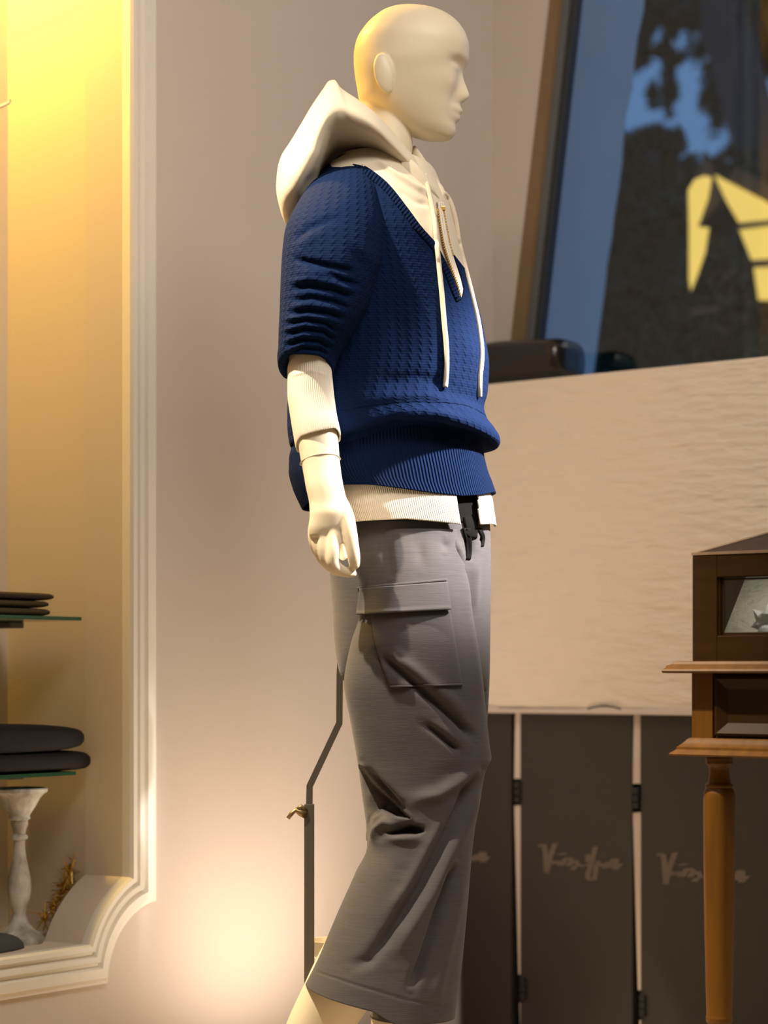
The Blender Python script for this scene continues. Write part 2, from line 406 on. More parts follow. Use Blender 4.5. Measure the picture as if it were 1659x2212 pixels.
# right wall: knee wall (lined board) below the window, upper wall with a leaning window
PO = .16
xr_ = 4.1
zp1 = Rw(1060, 829, PO)[1]; zp0 = Rw(1060, 1529, PO)[1]
wl = [Rw(1188, 0), Rw(1104, 735)]           # left edge of the window frame
def lean(px0, px1, z, off=0):
    a, b = Rw(px0, 0, off), Rw(px1, 735, off); return a[0]+(b[0]-a[0])*(z-a[1])/(b[1]-a[1])
zs = zp1-.01; ztop = 3.1
mb = MB()
mb.add([(0, 0, 0), (lean(1188, 1104, zs), 0, zs), (lean(1188, 1104, ztop), 0, ztop), (lean(1188, 1104, ztop), 0, H), (0, 0, H)], [(0, 1, 2, 3, 4)])
mb.add([(0, 0, 0), (xr_, 0, 0), (xr_, 0, zs), (lean(1188, 1104, zs), 0, zs)], [(0, 1, 2, 3)])
mb.add([(lean(1188, 1104, ztop), 0, ztop), (xr_, 0, ztop), (xr_, 0, H), (lean(1188, 1104, ztop), 0, H)], [(0, 1, 2, 3)])
struct(mb.build('wall_right', 'wall', mw=MR))
mb = MB(); mb.box(0.0, xr_, -PO, 0, zp0, zp1, .004)
lin = mb.build('wall_knee', 'stucco', mw=MR); struct(lin)
# thin curled lower edge of the lining with two little gaps
mb = MB()
zz = Rw(1060, 1537, PO+.004)[1]
def edge(xa, xb, z0, z1, d0): mb.box(xa, xb, -PO-d0, -PO+.01, z0, z1, 0)
pts = []
for i in range(121):
    px = 1000+i*5.0; lift = 0
    for c, w, h in ((1305, 36, 6), (1052, 30, 6)): lift += h*max(0, 1-((px-c)/w)**2)
    x, z = Rw(px, 1532, PO); pts.append((x, z-.0005+lift/F*4.8))
vt = []; 
for x, z in pts: vt += [(x, -PO-.006, z), (x, -PO-.002, z+.0025), (x, -PO-.009, zz-.001), (x, -PO-.006, zz-.001)]
mb.add(vt, [(4*i+a, 4*i+b, 4*i+4+b, 4*i+4+a) for i in range(120) for a, b in ((0, 1), (0, 2), (2, 3), (1, 3))])
mb.add([(0, -PO-.005, zz-.003), (xr_, -PO-.005, zz-.003), (xr_, -PO+.02, zz-.003), (0, -PO+.02, zz-.003), (0, -PO-.005, zp0+.0), (xr_, -PO-.005, zp0), (xr_, -PO+.02, zp0), (0, -PO+.02, zp0)], [(0, 1, 2, 3), (0, 1, 5, 4)])
struct(mb.build('trim_2', 'strip', mw=MR))
mb = MB()  # black sliver painted in as the shade under the lifted lining edge
for c in (1305,):
    a = [Rw(c-36+i*6, 1530-6.5*max(0, 1-((i*6-36)/36)**2), PO+.0075) for i in range(13)]
    vt = []
    for x, z in a: vt += [(x, -PO-.0075, z), (x, -PO-.0065, z-.0035*1)]
    mb.add(vt, [(2*i, 2*i+1, 2*i+3, 2*i+2) for i in range(12)])
o = mb.build('lining_gap_shade', 'hinge', mw=MR); struct(o)

# window: leaning wooden frame, gasket, metal inner frame, glass
win = bpy.data.objects.new('window_1', None); C.objects.link(win); win.matrix_world = MR; win['kind'] = 'structure'
def lean_box(pa, pb, y0, y1, z0, z1, name, m_):
    mb = MB(); v = []
    for y in (y0, y1):
        for z in (z0, z1):
            for p in (pa, pb): v.append((lean(p[0], p[1], z), y, z))
    mb.add(v, [(0, 1, 3, 2), (4, 6, 7, 5), (0, 4, 5, 1), (2, 3, 7, 6), (0, 2, 6, 4), (1, 5, 7, 3)])
    o = mb.build(name, m_); o.parent = win; return o
lean_box((1188, 1104), (1210, 1131), -.002, .05, zs, ztop, 'window_jamb', 'frame')
lean_box((1210, 1131), (1221, 1142), .012, .05, zs, ztop, 'window_frame', 'alu')
lean_box((1221, 1142), (1233, 1152), .022, .05, zs, ztop, 'gasket', 'rubber')
zg = Rw(1300, 801)[1]
mb = MB(); mb.box(lean(1188, 1104, zs), xr_, -.002, .05, zs-.02, zs+.018, .002); o = mb.build('window_sill', 'frame'); o.parent = win
mb = MB(); v = [(lean(1225, 1146, z), y, z) for y in (.030, .034) for z in (zs, ztop)]+[(xr_, y, z) for y in (.030, .034) for z in (zs, ztop)]
mb.add(v, [(0, 1, 3, 2), (4, 6, 7, 5), (0, 4, 5, 1), (2, 3, 7, 6), (0, 2, 6, 4), (1, 5, 7, 3)])
o = mb.build('pane', 'glass'); o.parent = win
# floor and ceiling; unseen walls added to keep the sky light out
mb = MB(); mb.box(-3.6, 3.5, -2.2, 5.2, -.06, 0); struct(mb.build('floor', 'floor'))
mb = MB(); mb.box(-3.5, 3.6, -2.2, 5.6, H, H+.1); struct(mb.build('ceiling', 'ceil'))
mb = MB(); mb.box(-3.6, 3.6, -2.3, -2.2, 0, H); struct(mb.build('wall_skyblock_front', 'ceil'))
mb = MB(); mb.box(-3.7, -3.55, -2.2, 4.5, 0, H); struct(mb.build('wall_skyblock_side', 'ceil'))
mb = MB(); mb.box(3.4, 3.5, -2.2, 3.6, 0, H); struct(mb.build('wall_skyblock_far', 'ceil'))

# outside: pier next to the window
mb = MB(); rs = random.Random(3)
zz_ = [zs-.6+i*(ztop+1.0-zs)/40 for i in range(41)]
rows = []
for z in zz_:
    a, b = lean(1224, 1142, z, -.10), lean(1390, 1292, z, -.80)+(rs.uniform(-.005, .005) if z > 1.9 else 0)
    rows.append([(a, .10, z), (b, .80, z), (b-.35, .85, z), (a-.30, .10, z)])
vt = [p for r in rows for p in r]
mb.add(vt, [(4*i+a, 4*i+(a+1) % 4, 4*i+4+(a+1) % 4, 4*i+4+a) for i in range(40) for a in range(4)]+[(0, 1, 2, 3)])
o = mb.build('wall_outside', 'pier', mw=MR); struct(o)

# ------------------------------------------------------------------ trees and lit building outside
def leaves(name, clusters, seed, label=None, size=(.02, .05)):
    rg = np.random.RandomState(seed); V = []; Fc = []
    for (px, py, d, rx, rz, n) in clusters:
        c = W(px, py, d); 
        for _ in range(int(n*1.8)):
            q = rg.normal(size=3); q = q/np.linalg.norm(q)*rg.rand()**(1/2.2)
            p = c+Vector((q[0]*rx, q[1]*rx*1.3, q[2]*rz)); s = rg.uniform(*size)
            a = Vector(rg.normal(size=3)).normalized(); b = a.cross(Vector(rg.normal(size=3))).normalized()
            k = len(V); V += [p-a*s, p+b*s*.4, p+a*s, p-b*s*.4]; Fc.append((k, k+1, k+2, k+3))
    return mesh_obj(name, V, Fc, 'leaf', None, False)
def tree(label, trunk, clusters, seed, r=(.12, .05), size=(.02, .05)):
    pts = [W(*p) for p in trunk]
    e = empty('tree', label, 'tree', (pts[0].x, pts[0].y, pts[0].z))
    mb = MB(); pp = resample(pts, .3); n = len(pp)
    mb.tube(pp, [r[0]+(r[1]-r[0])*i/(n-1) for i in range(n)], 12); o = mb.build('trunk', 'bark', smooth=True); attach(o, e)
    o = leaves('foliage', clusters, seed, size=size); o['kind'] = 'stuff'; attach(o, e)
    return e
# dark dense shrubs low, loose crown high with gaps of sky
def ground_trunk(px, d): 
    p = HY+(ZC+.0)/d*F; return (px, p, d)
tree('dark bushy tree filling the lower left of the window view', [ground_trunk(1395, 8.5), (1395, 900, 8.5), (1400, 330, 8.5)],
     [(1330, 560, 8.6, .38, .45, 2600), (1420, 430, 8.7, .22, .20, 900), (1360, 730, 8.5, .45, .35, 2600), (1480, 600, 9.0, .40, .5, 2200), (1420, 310, 8.6, .12, .06, 200), (1345, 330, 8.6, .16, .05, 250), (1420, 800, 8.6, .6, .3, 1800)], 11)
rq = random.Random(9)
blobs = [(rq.uniform(1375, 1500), rq.uniform(20, 250), 10.2, rq.uniform(.02, .05), rq.uniform(.02, .07), 60) for _ in range(16)]+[(rq.uniform(1560, 1659), rq.uniform(60, 380), 10.2, rq.uniform(.03, .07), rq.uniform(.04, .1), 70) for _ in range(8)]
tree('tall tree with thick trunk leaning left behind the yellow panels', [ground_trunk(1760, 10), (1690, 700, 10), (1640, 330, 10), (1580, 90, 10), (1520, -200, 10)],
     [(1610, 110, 10.2, .16, .20, 500), (1590, 20, 10.2, .22, .16, 700), (1640, 60, 10.3, .40, .22, 1000), (1655, 330, 10.2, .12, .14, 250), (1440, -20, 10, .20, .05, 300), (1540, 200, 10.3, .07, .22, 130), (1445, 160, 10.3, .03, .22, 50), (1400, 90, 10.3, .02, .12, 20)]+blobs, 12, r=(.16, .11))
tree('dark green shrub under the yellow lit panels outside', [ground_trunk(1580, 8), (1580, 700, 8)],
     [(1560, 700, 8.1, .40, .30, 2400), (1640, 740, 8.1, .40, .25, 1800), (1500, 760, 8.1, .3, .2, 900), (1575, 560, 8.6, .20, .45, 1800), (1650, 560, 9.2, .3, .5, 1200)], 13)
hb = empty('lit_pavilion', 'pavilion with yellow lit gable panes seen outside through the window', 'building', W(1560, 800, 7.2))
def pane(poly, d, m_='lit', name='pane', th=.02):
    mb = MB(); mb.prism([W(x, y, d) for x, y in poly], (0, th, 0)); o = mb.build(name, m_); attach(o, hb); return o
pane([(1488, 408), (1500, 388), (1522, 379), (1538, 384), (1530, 430), (1508, 490), (1490, 486)], 7.0)
pane([(1490, 486), (1508, 490), (1532, 492), (1524, 545), (1505, 600), (1494, 626), (1490, 600)], 7.0)
pane([(1546, 378), (1560, 386), (1659, 440), (1720, 475), (1720, 470), (1600, 482), (1570, 430)], 7.4)
pane([(1598, 492), (1720, 476), (1720, 560), (1628, 565)], 7.4)
pane([(1630, 574), (1720, 570), (1720, 650), (1640, 646)], 7.4)
pane([(1590, 482), (1720, 470), (1720, 478), (1596, 494)], 7.35, 'roof', 'bar')
pane([(1622, 562), (1720, 556), (1720, 572), (1628, 576)], 7.35, 'roof', 'bar')
pane([(1520, 340), (1538, 350), (1545, 384), (1500, 388)], 7.45, 'roof', 'roof_edge')
pane([(1590, 360), (1659, 398), (1720, 430), (1720, 474), (1659, 438), (1575, 392)], 7.45, 'roof', 'roof_edge')
pane([(1492, 667), (1556, 660), (1554, 672), (1492, 680)], 6.95, 'roof', 'beam')
pane([(1536, 384), (1546, 382), (1560, 430), (1520, 480), (1512, 478), (1530, 430)], 7.05, 'roof', 'post')

# ------------------------------------------------------------------ black bolster on the knee wall
bx0, bz0 = Rw(1000, 828, .08); bx1, _ = Rw(1238, 812, .08); zt_ = Rw(1150, 737, .08)[1]
hgt = zt_-zp1; mb = MB(); seg = 40; v = []; xs = [(bx0-.1, .9), (bx0-.09, 1)]+[(bx0+(bx1-bx0-.03)*i/20, 1) for i in range(1, 21)]+[(bx1-.016, .985), (bx1-.006, .92), (bx1, .78), (bx1, .3)]
for x, s in xs:
    for k in range(seg):
        a = 2*math.pi*k/seg; c_, s_ = math.cos(a), math.sin(a); e = .62
        sag = .004*math.sin(x*18)
        v.append((x, -.083+.068*s*math.copysign(abs(c_)**e, c_), zp1+hgt/2+(hgt/2-.0005)*s*math.copysign(abs(s_)**e, s_)+ (sag if s_ > .2 else 0)-(1-s)*0))
n = len(xs)
mb.add(v, [(i*seg+k, i*seg+(k+1) % seg, (i+1)*seg+(k+1) % seg, (i+1)*seg+k) for i in range(n-1) for k in range(seg)]+[tuple(range(seg)), tuple(range((n-1)*seg, n*seg))])
o = mb.build('bolster_case', 'black_gloss', smooth=True, mw=MR); tag(o, 'long glossy black bolster-shaped case lying on the knee wall below the window', 'case')

# ------------------------------------------------------------------ folding screen with script logos
SO = PO-.012
scr = empty('folding_screen', 'dark taupe panel screen with pale strips and script logos below the beige knee wall', 'screen', mw=MR)
def Sp(px, py, off=SO): x, z = Rw(px, py, off); return (x, -off, z)
ztp = Rw(1060, 1539, SO)[1]
def panel(pxa, pxb):
    xa, xb = max(.006, Rw(pxa, 1800, SO)[0]), Rw(pxb, 1800, SO)[0]
    mb = MB(); mb.box(xa, xb, -SO, -SO+.022, .012, ztp, .0015); o = mb.build('panel', 'panel'); o.parent = scr; return o
panel(1000, 1104); panel(1124, 1366); panel(1384, 1930)
def strip(pts, name, m_, off, th=.006):
    mb = MB(); mb.prism([Sp(x, y, off) for x, y in pts], (0, th, 0)); o = mb.build(name, m_); o.parent = scr; return o
xa, xb = Rw(1080, 1800, SO)[0], Rw(1940, 1800, SO)[0]
mb = MB(); mb.box(max(.006, Rw(1010, 1800, SO)[0]), xb, -SO+.024, -SO+.034, .0, ztp, 0); o = mb.build('backing', 'hinge'); o.parent = scr
so_ = SO-.002
strip([(1113, 1538), (1127, 1538), (1126, 1682), (1111, 1682)], 'edge_strip', 'strip', so_)
strip([(1111, 1740), (1126, 1740), (1137, 2105), (1120, 2105)], 'edge_strip', 'strip', so_)
strip([(1122, 2166), (1140, 2166), (1146, 2330), (1127, 2330)], 'edge_strip', 'strip', so_)
strip([(1369, 1540), (1383, 1540), (1383, 1693), (1367, 1693)], 'edge_strip', 'strip', so_)
strip([(1367, 1755), (1384, 1755), (1398, 2139), (1378, 2139)], 'edge_strip', 'strip', so_)
strip([(1381, 2204), (1399, 2204), (1402, 2330), (1384, 2330)], 'edge_strip', 'strip', so_)
for (x, y, h) in ((1118, 1711, 29), (1130, 2136, 29), (1374, 1724, 29), (1388, 2172, 29)):
    for dy in (-h*.55, 0, h*.55):
        p = Sp(x, y+dy, so_+.006); q = MB(); q.box(p[0]-.007, p[0]+.007, p[1]-.004, p[1]+.006, p[2]-.007, p[2]+.007, .002); o = q.build('hinge', 'hinge'); o.parent = scr
# script logo strokes (pixel outlines taken on the middle panel), monoline with a broad nib
LOGO = [[(1167, 1828), (1176, 1828), (1181, 1885)], [(1181, 1885), (1189, 1850), (1199, 1822)],
        [(1193, 1844), (1196, 1844)], [(1191, 1866), (1196, 1860), (1200, 1866), (1206, 1860), (1209, 1868), (1214, 1868), (1222, 1855), (1229, 1853), (1234, 1858), (1228, 1870), (1238, 1860), (1245, 1860), (1250, 1871), (1262, 1869)],
        [(1209, 1846), (1220, 1844)], [(1237, 1878), (1242, 1872)],
        [(1262, 1870), (1272, 1868), (1279, 1862), (1290, 1861), (1296, 1871), (1301, 1865), (1306, 1875), (1314, 1862), (1318, 1874), (1324, 1858), (1332, 1857), (1328, 1878), (1340, 1866)],
        [(1287, 1829), (1278, 1862), (1270, 1890), (1274, 1900), (1284, 1898), (1288, 1868)], [(1270, 1846), (1270, 1862)]]
def logo(map_):
    mb = MB()
    for st in LOGO:
        pts = smooth_line([Vector((a, b)) for a, b in st], 2) if len(st) > 2 else [Vector(p) for p in st]
        for dx in (0,):
            v = []
            for p in pts:
                for ex in (-5.5, 5.5):
                    x, y = map_(p.x+ex, p.y-.7); v.append(Sp(x, y, SO+.0012))
                    x, y = map_(p.x+ex, p.y+.7); v.append(Sp(x, y, SO+.0012))
            n = len(pts)
            mb.add(v, [(4*i, 4*i+1, 4*i+3, 4*i+2) for i in range(n)]+[(4*i+a, 4*i+b, 4*i+4+b, 4*i+4+a) for i in range(n-1) for a, b in ((0, 1), (1, 3), (3, 2), (2, 0))])
    o = mb.build('logo', 'print_'); o.parent = scr; return o
logo(lambda x, y: (x, y))
logo(lambda x, y: (1423+(x-1167)*1.10, 1848+(y-1828)*1.08+(x-1167)*.02))
logo(lambda x, y: (892+(x-1167)*.935, 1816+(y-1828)*.92-(x-1167)*.0))

# ------------------------------------------------------------------ table with glazed display case
T0 = W(1492, 1450, 3.32); MT = Matrix(((uR.x, -nR.x, 0, T0.x), (uR.y, -nR.y, 0, T0.y), (0, 0, 1, 0), (0, 0, 0, 1)))
def Tp(px, py, off=0):
    p = plane_hit(px, py, Vector((T0.x, T0.y, 0))+nR*off, nR)-Vector((T0.x, T0.y, 0)); return p.dot(uR), p.z
TWd, TDp = .95, .42
table = empty('side_table', 'antique walnut side table with turned legs and raised-panel drawer, cut by the right edge', 'table', mw=MT)
z_ = lambda py, off=0: Tp(1492, py, off)[1]
# stepped mouldings (profile ring round the rectangle)
def rim(name, prof_, m_='wood'):
    v = []; 
    for e, z in prof_:
        for x, y in ((-e, -e), (TWd+e, -e), (TWd+e, TDp+e), (-e, TDp+e)): v.append((x, y, z))
    n = len(prof_); f = [(4*i+a, 4*i+(a+1) % 4, 4*i+4+(a+1) % 4, 4*i+4+a) for i in range(n-1) for a in range(4)]+[(0, 1, 2, 3), tuple(range(4*n-4, 4*n))]
    mb = MB(); mb.add(v, f); o = mb.build(name, m_); o.parent = table; autosmooth(o, 25); return o
za, zbb = z_(1428), z_(1453)
rim('tabletop', [(.014, za), (.020, za-.001), (.022, za-.005), (.0275, za-.007), (.0285, za-.010), (.032, za-.0125), (.0335, za-.0155), (.032, za-.0185), (.026, za-.019), (.004, zbb)])
zc1, zd1 = z_(1595), z_(1632)
rim('skirt_moulding', [(.001, zc1+.001), (.004, zc1-.001), (.008, zc1-.006), (.013, zc1-.011), (.016, zc1-.013), (.0165, zc1-.017), (.022, zc1-.021), (.0255, zc1-.024), (.0245, zd1), (-.004, zd1-.0005)])
# corner posts, side and drawer
for (x, y) in ((.0, 0), (TWd-.038, 0), (0, TDp-.038), (TWd-.038, TDp-.038)):
    mb = MB(); mb.box(x+.001, x+.038, y+.001, y+.038, zc1-.002, zbb+.002, .0015); o = mb.build('corner_post', 'wood'); o.parent = table
mb = MB(); mb.box(.038, TWd-.038, .006, .02, zc1-.002, zbb+.002); mb.box(.004, .02, .038, TDp-.038, zc1, zbb); mb.box(TWd-.02, TWd-.004, .038, TDp-.038, zc1, zbb); mb.box(.038, TWd-.038, TDp-.02, TDp-.006, zc1, zbb)
o = mb.build('apron', 'wood_dark'); o.parent = table
mb = MB(); xa, xb, zl, zh = .043, TWd-.043, zc1+.005, zbb-.006
v = []
for e, y in ((0, .006), (0, -.002), (.004, -.004), (.018, .003), (.020, .004)):
    for x, z in ((xa+e, zl+e), (xb-e, zl+e), (xb-e, zh-e), (xa+e, zh-e)): v.append((x, y, z))
mb.add(v, [(4*i+a, 4*i+(a+1) % 4, 4*i+4+(a+1) % 4, 4*i+4+a) for i in range(4) for a in range(4)]+[(16, 17, 18, 19)])
dr = mb.build('drawer', 'wood_dark'); dr.parent = table
mb = MB(); mb.lathe([(.004, 0), (.004, .008), (.010, .012), (.012, .018), (.008, .024), (.001, .026)], seg=20)
for p in mb.v: p.x, p.y, p.z = p.x, -p.z+.002, p.y
for p in mb.v: p.x += TWd/2; p.z += (zl+zh)/2
o = mb.build('knob', 'brass', smooth=True); o.parent = dr
# turned legs
lp = [(.021, 1635), (.0215, 1640), (.0205, 1643), (.0215, 1646), (.021, 1649), (.0165, 1653), (.0155, 1662), (.0160, 1675), (.0175, 1688), (.0185, 1690), (.0215, 1692), (.0225, 1695), (.0215, 1698), (.0205, 1700), (.0225, 1704), (.0245, 1712), (.0250, 1722), (.0250, 1760),
      (.0245, 1850), (.0232, 2000), (.0212, 2130), (.0200, 2186), (.0205, 2190), (.0212, 2193), (.0200, 2196), (.0208, 2199), (.0198, 2203), (.0170, 2208), (.0170, 2230), (.0215, 2240), (.0215, 2250), (.015, 2260), (.017, 2300), (.022, 2345), (.020, 2400)]
zf = lambda py: ZC-(py-HY)/F*3.345
lpz = [(r, zf(y)) for r, y in lp if zf(y) > .02]+[(.013, .012), (.013, 0)]
lpz.append((.012, 0))
lx = Tp(1537, 1900, -.0)[0]
for (x, y) in ((.031, .028), (TWd-.031, .028), (.031, TDp-.028), (TWd-.031, TDp-.028)):
    mb = MB(); mb.lathe(lpz, (x+.004, y, 0)); o = mb.build('leg', 'wood', smooth=True); o.parent = table; autosmooth(o, 50)

# display case with sloping lid
case = empty('display_case', 'dark walnut display case with glazed front and sloping lid on the side table', 'display case', mw=MT)
CW, CD = TWd-.006, .34; zc0 = za; zf1 = Tp(1495, 1194)[1]; rise = CD*math.tan(math.radians(10.3)); x0 = .003
oy0 = Tp(1548, 1372)[1]; oy1 = Tp(1548, 1248)[1]; ox0 = Tp(1548, 1300)[0]; ox1 = CW-ox0
mb = MB()
mb.box(x0, ox0, 0, .018, zc0, zf1, .0012); mb.box(ox1, CW, 0, .018, zc0, zf1, .0012)
mb.box(ox0, ox1, .0005, .018, zc0, oy0-.001, .0012); mb.box(ox0, ox1, .0005, .018, oy1+.001, zf1, .0012)
o = mb.build('front_frame', 'wood_dark'); o.parent = case
mb = MB()   # bead round the glass
for e, y0_ in ((.0, .004), (.004, .008)):
    mb.box(ox0-.001+e, ox0+.0035+e, y0_, y0_+.004, oy0, oy1); mb.box(ox0, ox1, y0_, y0_+.004, oy0-.001+e-.003, oy0+e); mb.box(ox0, ox1, y0_, y0_+.004, oy1-e, oy1-e+.003)
o = mb.build('glazing_bead', 'wood_dark'); o.parent = case
mb = MB(); mb.box(ox0, ox1, .010, .012, oy0, oy1); o = mb.build('front_glass', 'glass'); o.parent = case
for x in (x0, CW-.014):   # sides with sloping top
    mb = MB(); mb.prism([(x, .018, zc0), (x, CD, zc0), (x, CD, zf1+rise-.012), (x, .018, zf1-.004)], (.014, 0, 0)); o = mb.build('side_board', 'wood_dark'); o.parent = case
mb = MB(); mb.box(x0+.014, CW-.014, CD-.014, CD, zc0, zf1+rise-.012); o = mb.build('back_board', 'wood_dark'); o.parent = case
mb = MB(); mb.prism([(x0+.014, .045, zc0+.006), (x0+.014, .050, zc0+.006), (x0+.014, .165, zf1-.02), (x0+.014, .160, zf1-.02)], (CW-x0-.028, 0, 0)); mb.box(x0+.014, CW-.014, .018, .30, zc0, zc0+.006); o = mb.build('linen_liner', 'liner'); o.parent = case
lid = []
def slz(y): return zf1-.004+rise*(y/CD)
def bar(xa, xb, ya, yb, name, m_='wood'):
    v = []
    for x in (xa, xb):
        for y in (ya, yb):
            for dz in (0, .004): v.append((x, y, slz(y)+dz))
    mb = MB(); mb.add(v, [(0, 1, 3, 2), (4, 6, 7, 5), (0, 4, 5, 1), (2, 3, 7, 6), (0, 2, 6, 4), (1, 5, 7, 3)]); o = mb.build(name, m_); return o
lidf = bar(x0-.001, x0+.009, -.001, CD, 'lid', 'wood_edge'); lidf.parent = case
for a in ((CW-.028, CW, -.001, CD), (x0+.009, CW-.028, .0012, .014), (x0+.009, CW-.028, CD-.028, CD)):
    o = bar(*a, 'lid_rail', 'wood_dark'); o.parent = lidf
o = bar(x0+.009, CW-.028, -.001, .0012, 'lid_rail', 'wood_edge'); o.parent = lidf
v = []
for x in (x0+.009, CW-.028):
    for y in (.014, CD-.028):
        for dz in (.0005, .0025): v.append((x, y, slz(y)+dz))
mb = MB(); mb.add(v, [(0, 1, 3, 2), (4, 6, 7, 5), (0, 4, 5, 1), (2, 3, 7, 6), (0, 2, 6, 4), (1, 5, 7, 3)]); o = mb.build('lid_panel', 'wood_dark'); o.parent = lidf
# white porcelain star flower inside
fx, fz = Tp(1655, 1345, -.03); fx0 = fx
fl = empty('porcelain_flower', 'small white porcelain star flower standing inside the glazed case', 'ornament', mw=MT)
mb = MB(); mb.lathe([(.0175, zc0+.0062), (.018, zc0+.012), (.019, zc0+.03), (.015, fz-.010), (.010, fz-.004)], (fx0, .036, .0005), 24); o = mb.build('base', 'porcelain', smooth=True); o.parent = fl
for k in range(7):
    a = math.radians(-12+k*51.4); d = Vector((-math.cos(a), 0, math.sin(a))); s = Vector((-d.z, 0, d.x)); c = Vector((fx0, .034, fz))
    L = .030+.004*(k % 2)
    v = [c, c+d*L*.45+s*.009+Vector((0, -.004, 0)), c+d*L+Vector((0, .002, 0)), c+d*L*.45-s*.009+Vector((0, -.004, 0)), c+d*L*.45+Vector((0, -.009, 0)), c+Vector((0, .004, 0))]
    mb = MB(); mb.add(v, [(0, 1, 4), (1, 2, 4), (2, 3, 4), (3, 0, 4), (5, 1, 0), (5, 2, 1), (5, 3, 2), (5, 0, 3)]); o = mb.build('petal', 'porcelain'); o.parent = fl

# ------------------------------------------------------------------ things in the niche (local left-wall frame: s, depth into niche, z)
def Np(px, py, dep): p = plane_hit(px, py, Cn-nL*dep, nL)-Cn; return p.dot(uL), p.z
def shelf(pyr, pxr, label, dep0=.05):
    x1, z1 = Np(pxr, pyr, .12); g = empty('glass_shelf', label, 'shelf', mw=ML)
    mb = MB(); mb.box(s0+.02, x1, dep0, .26, z1-.0035, z1+.0035, .001); o = mb.build('glass_plate', 'glass_edge'); o.parent = g
    bxp, bz = Np(18, pyr+12, .26)
    for bb in (bxp-.02, s0+.15):
        mb = MB(); mb.prism([(bb-.03, ND-.001, z1-.0035), (bb+.004, ND-.001, z1-.0035), (bb+.004, .20, z1-.0036), (bb+.002, .20, z1-.008), (bb-.03, ND-.001, z1-.026)], (.0, 0, 0)) if False else mb.box(bb-.03, bb+.006, .20, ND, z1-.016, z1-.0035, .003)
        o = mb.build('bracket', 'alu'); o.parent = g
    return z1+.0035
zS1 = shelf(1338, 120, 'upper glass shelf in the niche carrying thin folded knitwear')
zS2 = shelf(1668, 108, 'lower glass shelf in the niche carrying black folded garments')
def folded(pxr, py0, py1, zbase, m_, label, name='folded_sweater', lenx=.34, y0=.07, y1=.25, group=None, dome=0, layers=2):
    x1, zt1 = Np(pxr, py0, .14); zb1 = zbase; h = Np(pxr, py0, .14)[1]-Np(pxr, py1, .14)[1]
    mb = MB(); seg = 24; v = []; xs_ = [0, .004, .012, .03, .08, .16, .26, lenx-.02, lenx-.004, lenx]
    for xi in xs_:
        e = min(1, math.sqrt(max(0.02, 1-max(0, 1-min(xi, lenx-xi)/.022)**2)))
        for k in range(seg):
            a = 2*math.pi*k/seg; c_, s_ = math.cos(a), math.sin(a)
            yy = (y0+y1)/2+(y1-y0)/2*(.86+.14*e)*math.copysign(abs(c_)**.35, c_); hh = h/2*(.30+.70*e)*(1+dome*(min(xi, .1)/.1-.5)*.35)
            zz2 = zb1+h/2+hh*math.copysign(abs(s_)**.55, s_)
            if layers > 1: zz2 += 0
            v.append((x1-xi, yy, max(zb1, zz2)))
    n = len(xs_); mb.add(v, [(i*seg+k, i*seg+(k+1) % seg, (i+1)*seg+(k+1) % seg, (i+1)*seg+k) for i in range(n-1) for k in range(seg)]+[tuple(range(seg)), tuple(range((n-1)*seg, n*seg))])
    o = mb.build(name, m_, smooth=True, mw=ML); autosmooth(o, 60); tag(o, label, 'sweater', group)
    return zb1+h
z1 = folded(60, 1315, 1333, zS1, 'knit_olive', 'olive folded sweater lying directly on the upper glass shelf')
z2 = folded(57, 1299, 1315, z1, 'knit_olive', 'olive folded sweater in the middle of the upper shelf stack')
z3 = folded(68, 1282, 1299, z2, 'knit_brown', 'dark brown folded sweater on top of the upper shelf stack')
z1 = folded(132, 1622, 1665, zS2, 'knit_dark', 'wide black folded sweater lying directly on the lower glass shelf', y0=.05)
z2 = folded(118, 1568, 1622, z1, 'knit_dark', 'thick rounded black folded sweater on top of the lower shelf stack', dome=1, y0=.05)

# candlestick
cx_, cz = Np(42, 2000, .10); k_ = 1/ (F/ (Cn-nL*.10+uL*cx_).y)
cand = [(50, 2003), (52, 1998), (50, 1990), (44, 1984), (30, 1975), (22, 1966), (17, 1955), (14, 1945), (20, 1932), (24, 1918), (26, 1900), (25, 1880), (20, 1860), (15, 1840), (12, 1820), (12, 1806), (18, 1802), (18, 1797), (13, 1793), (15, 1784), (19, 1775), (18, 1768), (24, 1764), (22, 1758), (34, 1742), (44, 1726), (54, 1716), (60, 1713), (61, 1707), (56, 1705), (50, 1709), (10, 1711)]
zb0 = zb+.0; P0 = Cn-nL*.10+uL*cx_
lst = empty('candlestick', 'distressed white turned wooden candlestick standing on the niche sill', 'candlestick', (P0.x, P0.y, zb0))
pr = [(r*k_, (2003-y)*k_*1.0) for r, y in cand]
scale_h = ((Np(42, 1706, .10)[1]-zb0))/pr[-2][1]
mb = MB(); mb.lathe([(r, z*scale_h) for r, z in pr[:16]], seg=40); o = mb.build('base', 'shabby', smooth=True); o.parent = lst; autosmooth(o, 50)
mb = MB(); mb.lathe([(r, z*scale_h) for r, z in pr[15:]], seg=40); o = mb.build('cup', 'shabby', smooth=True); o.parent = lst; autosmooth(o, 50)
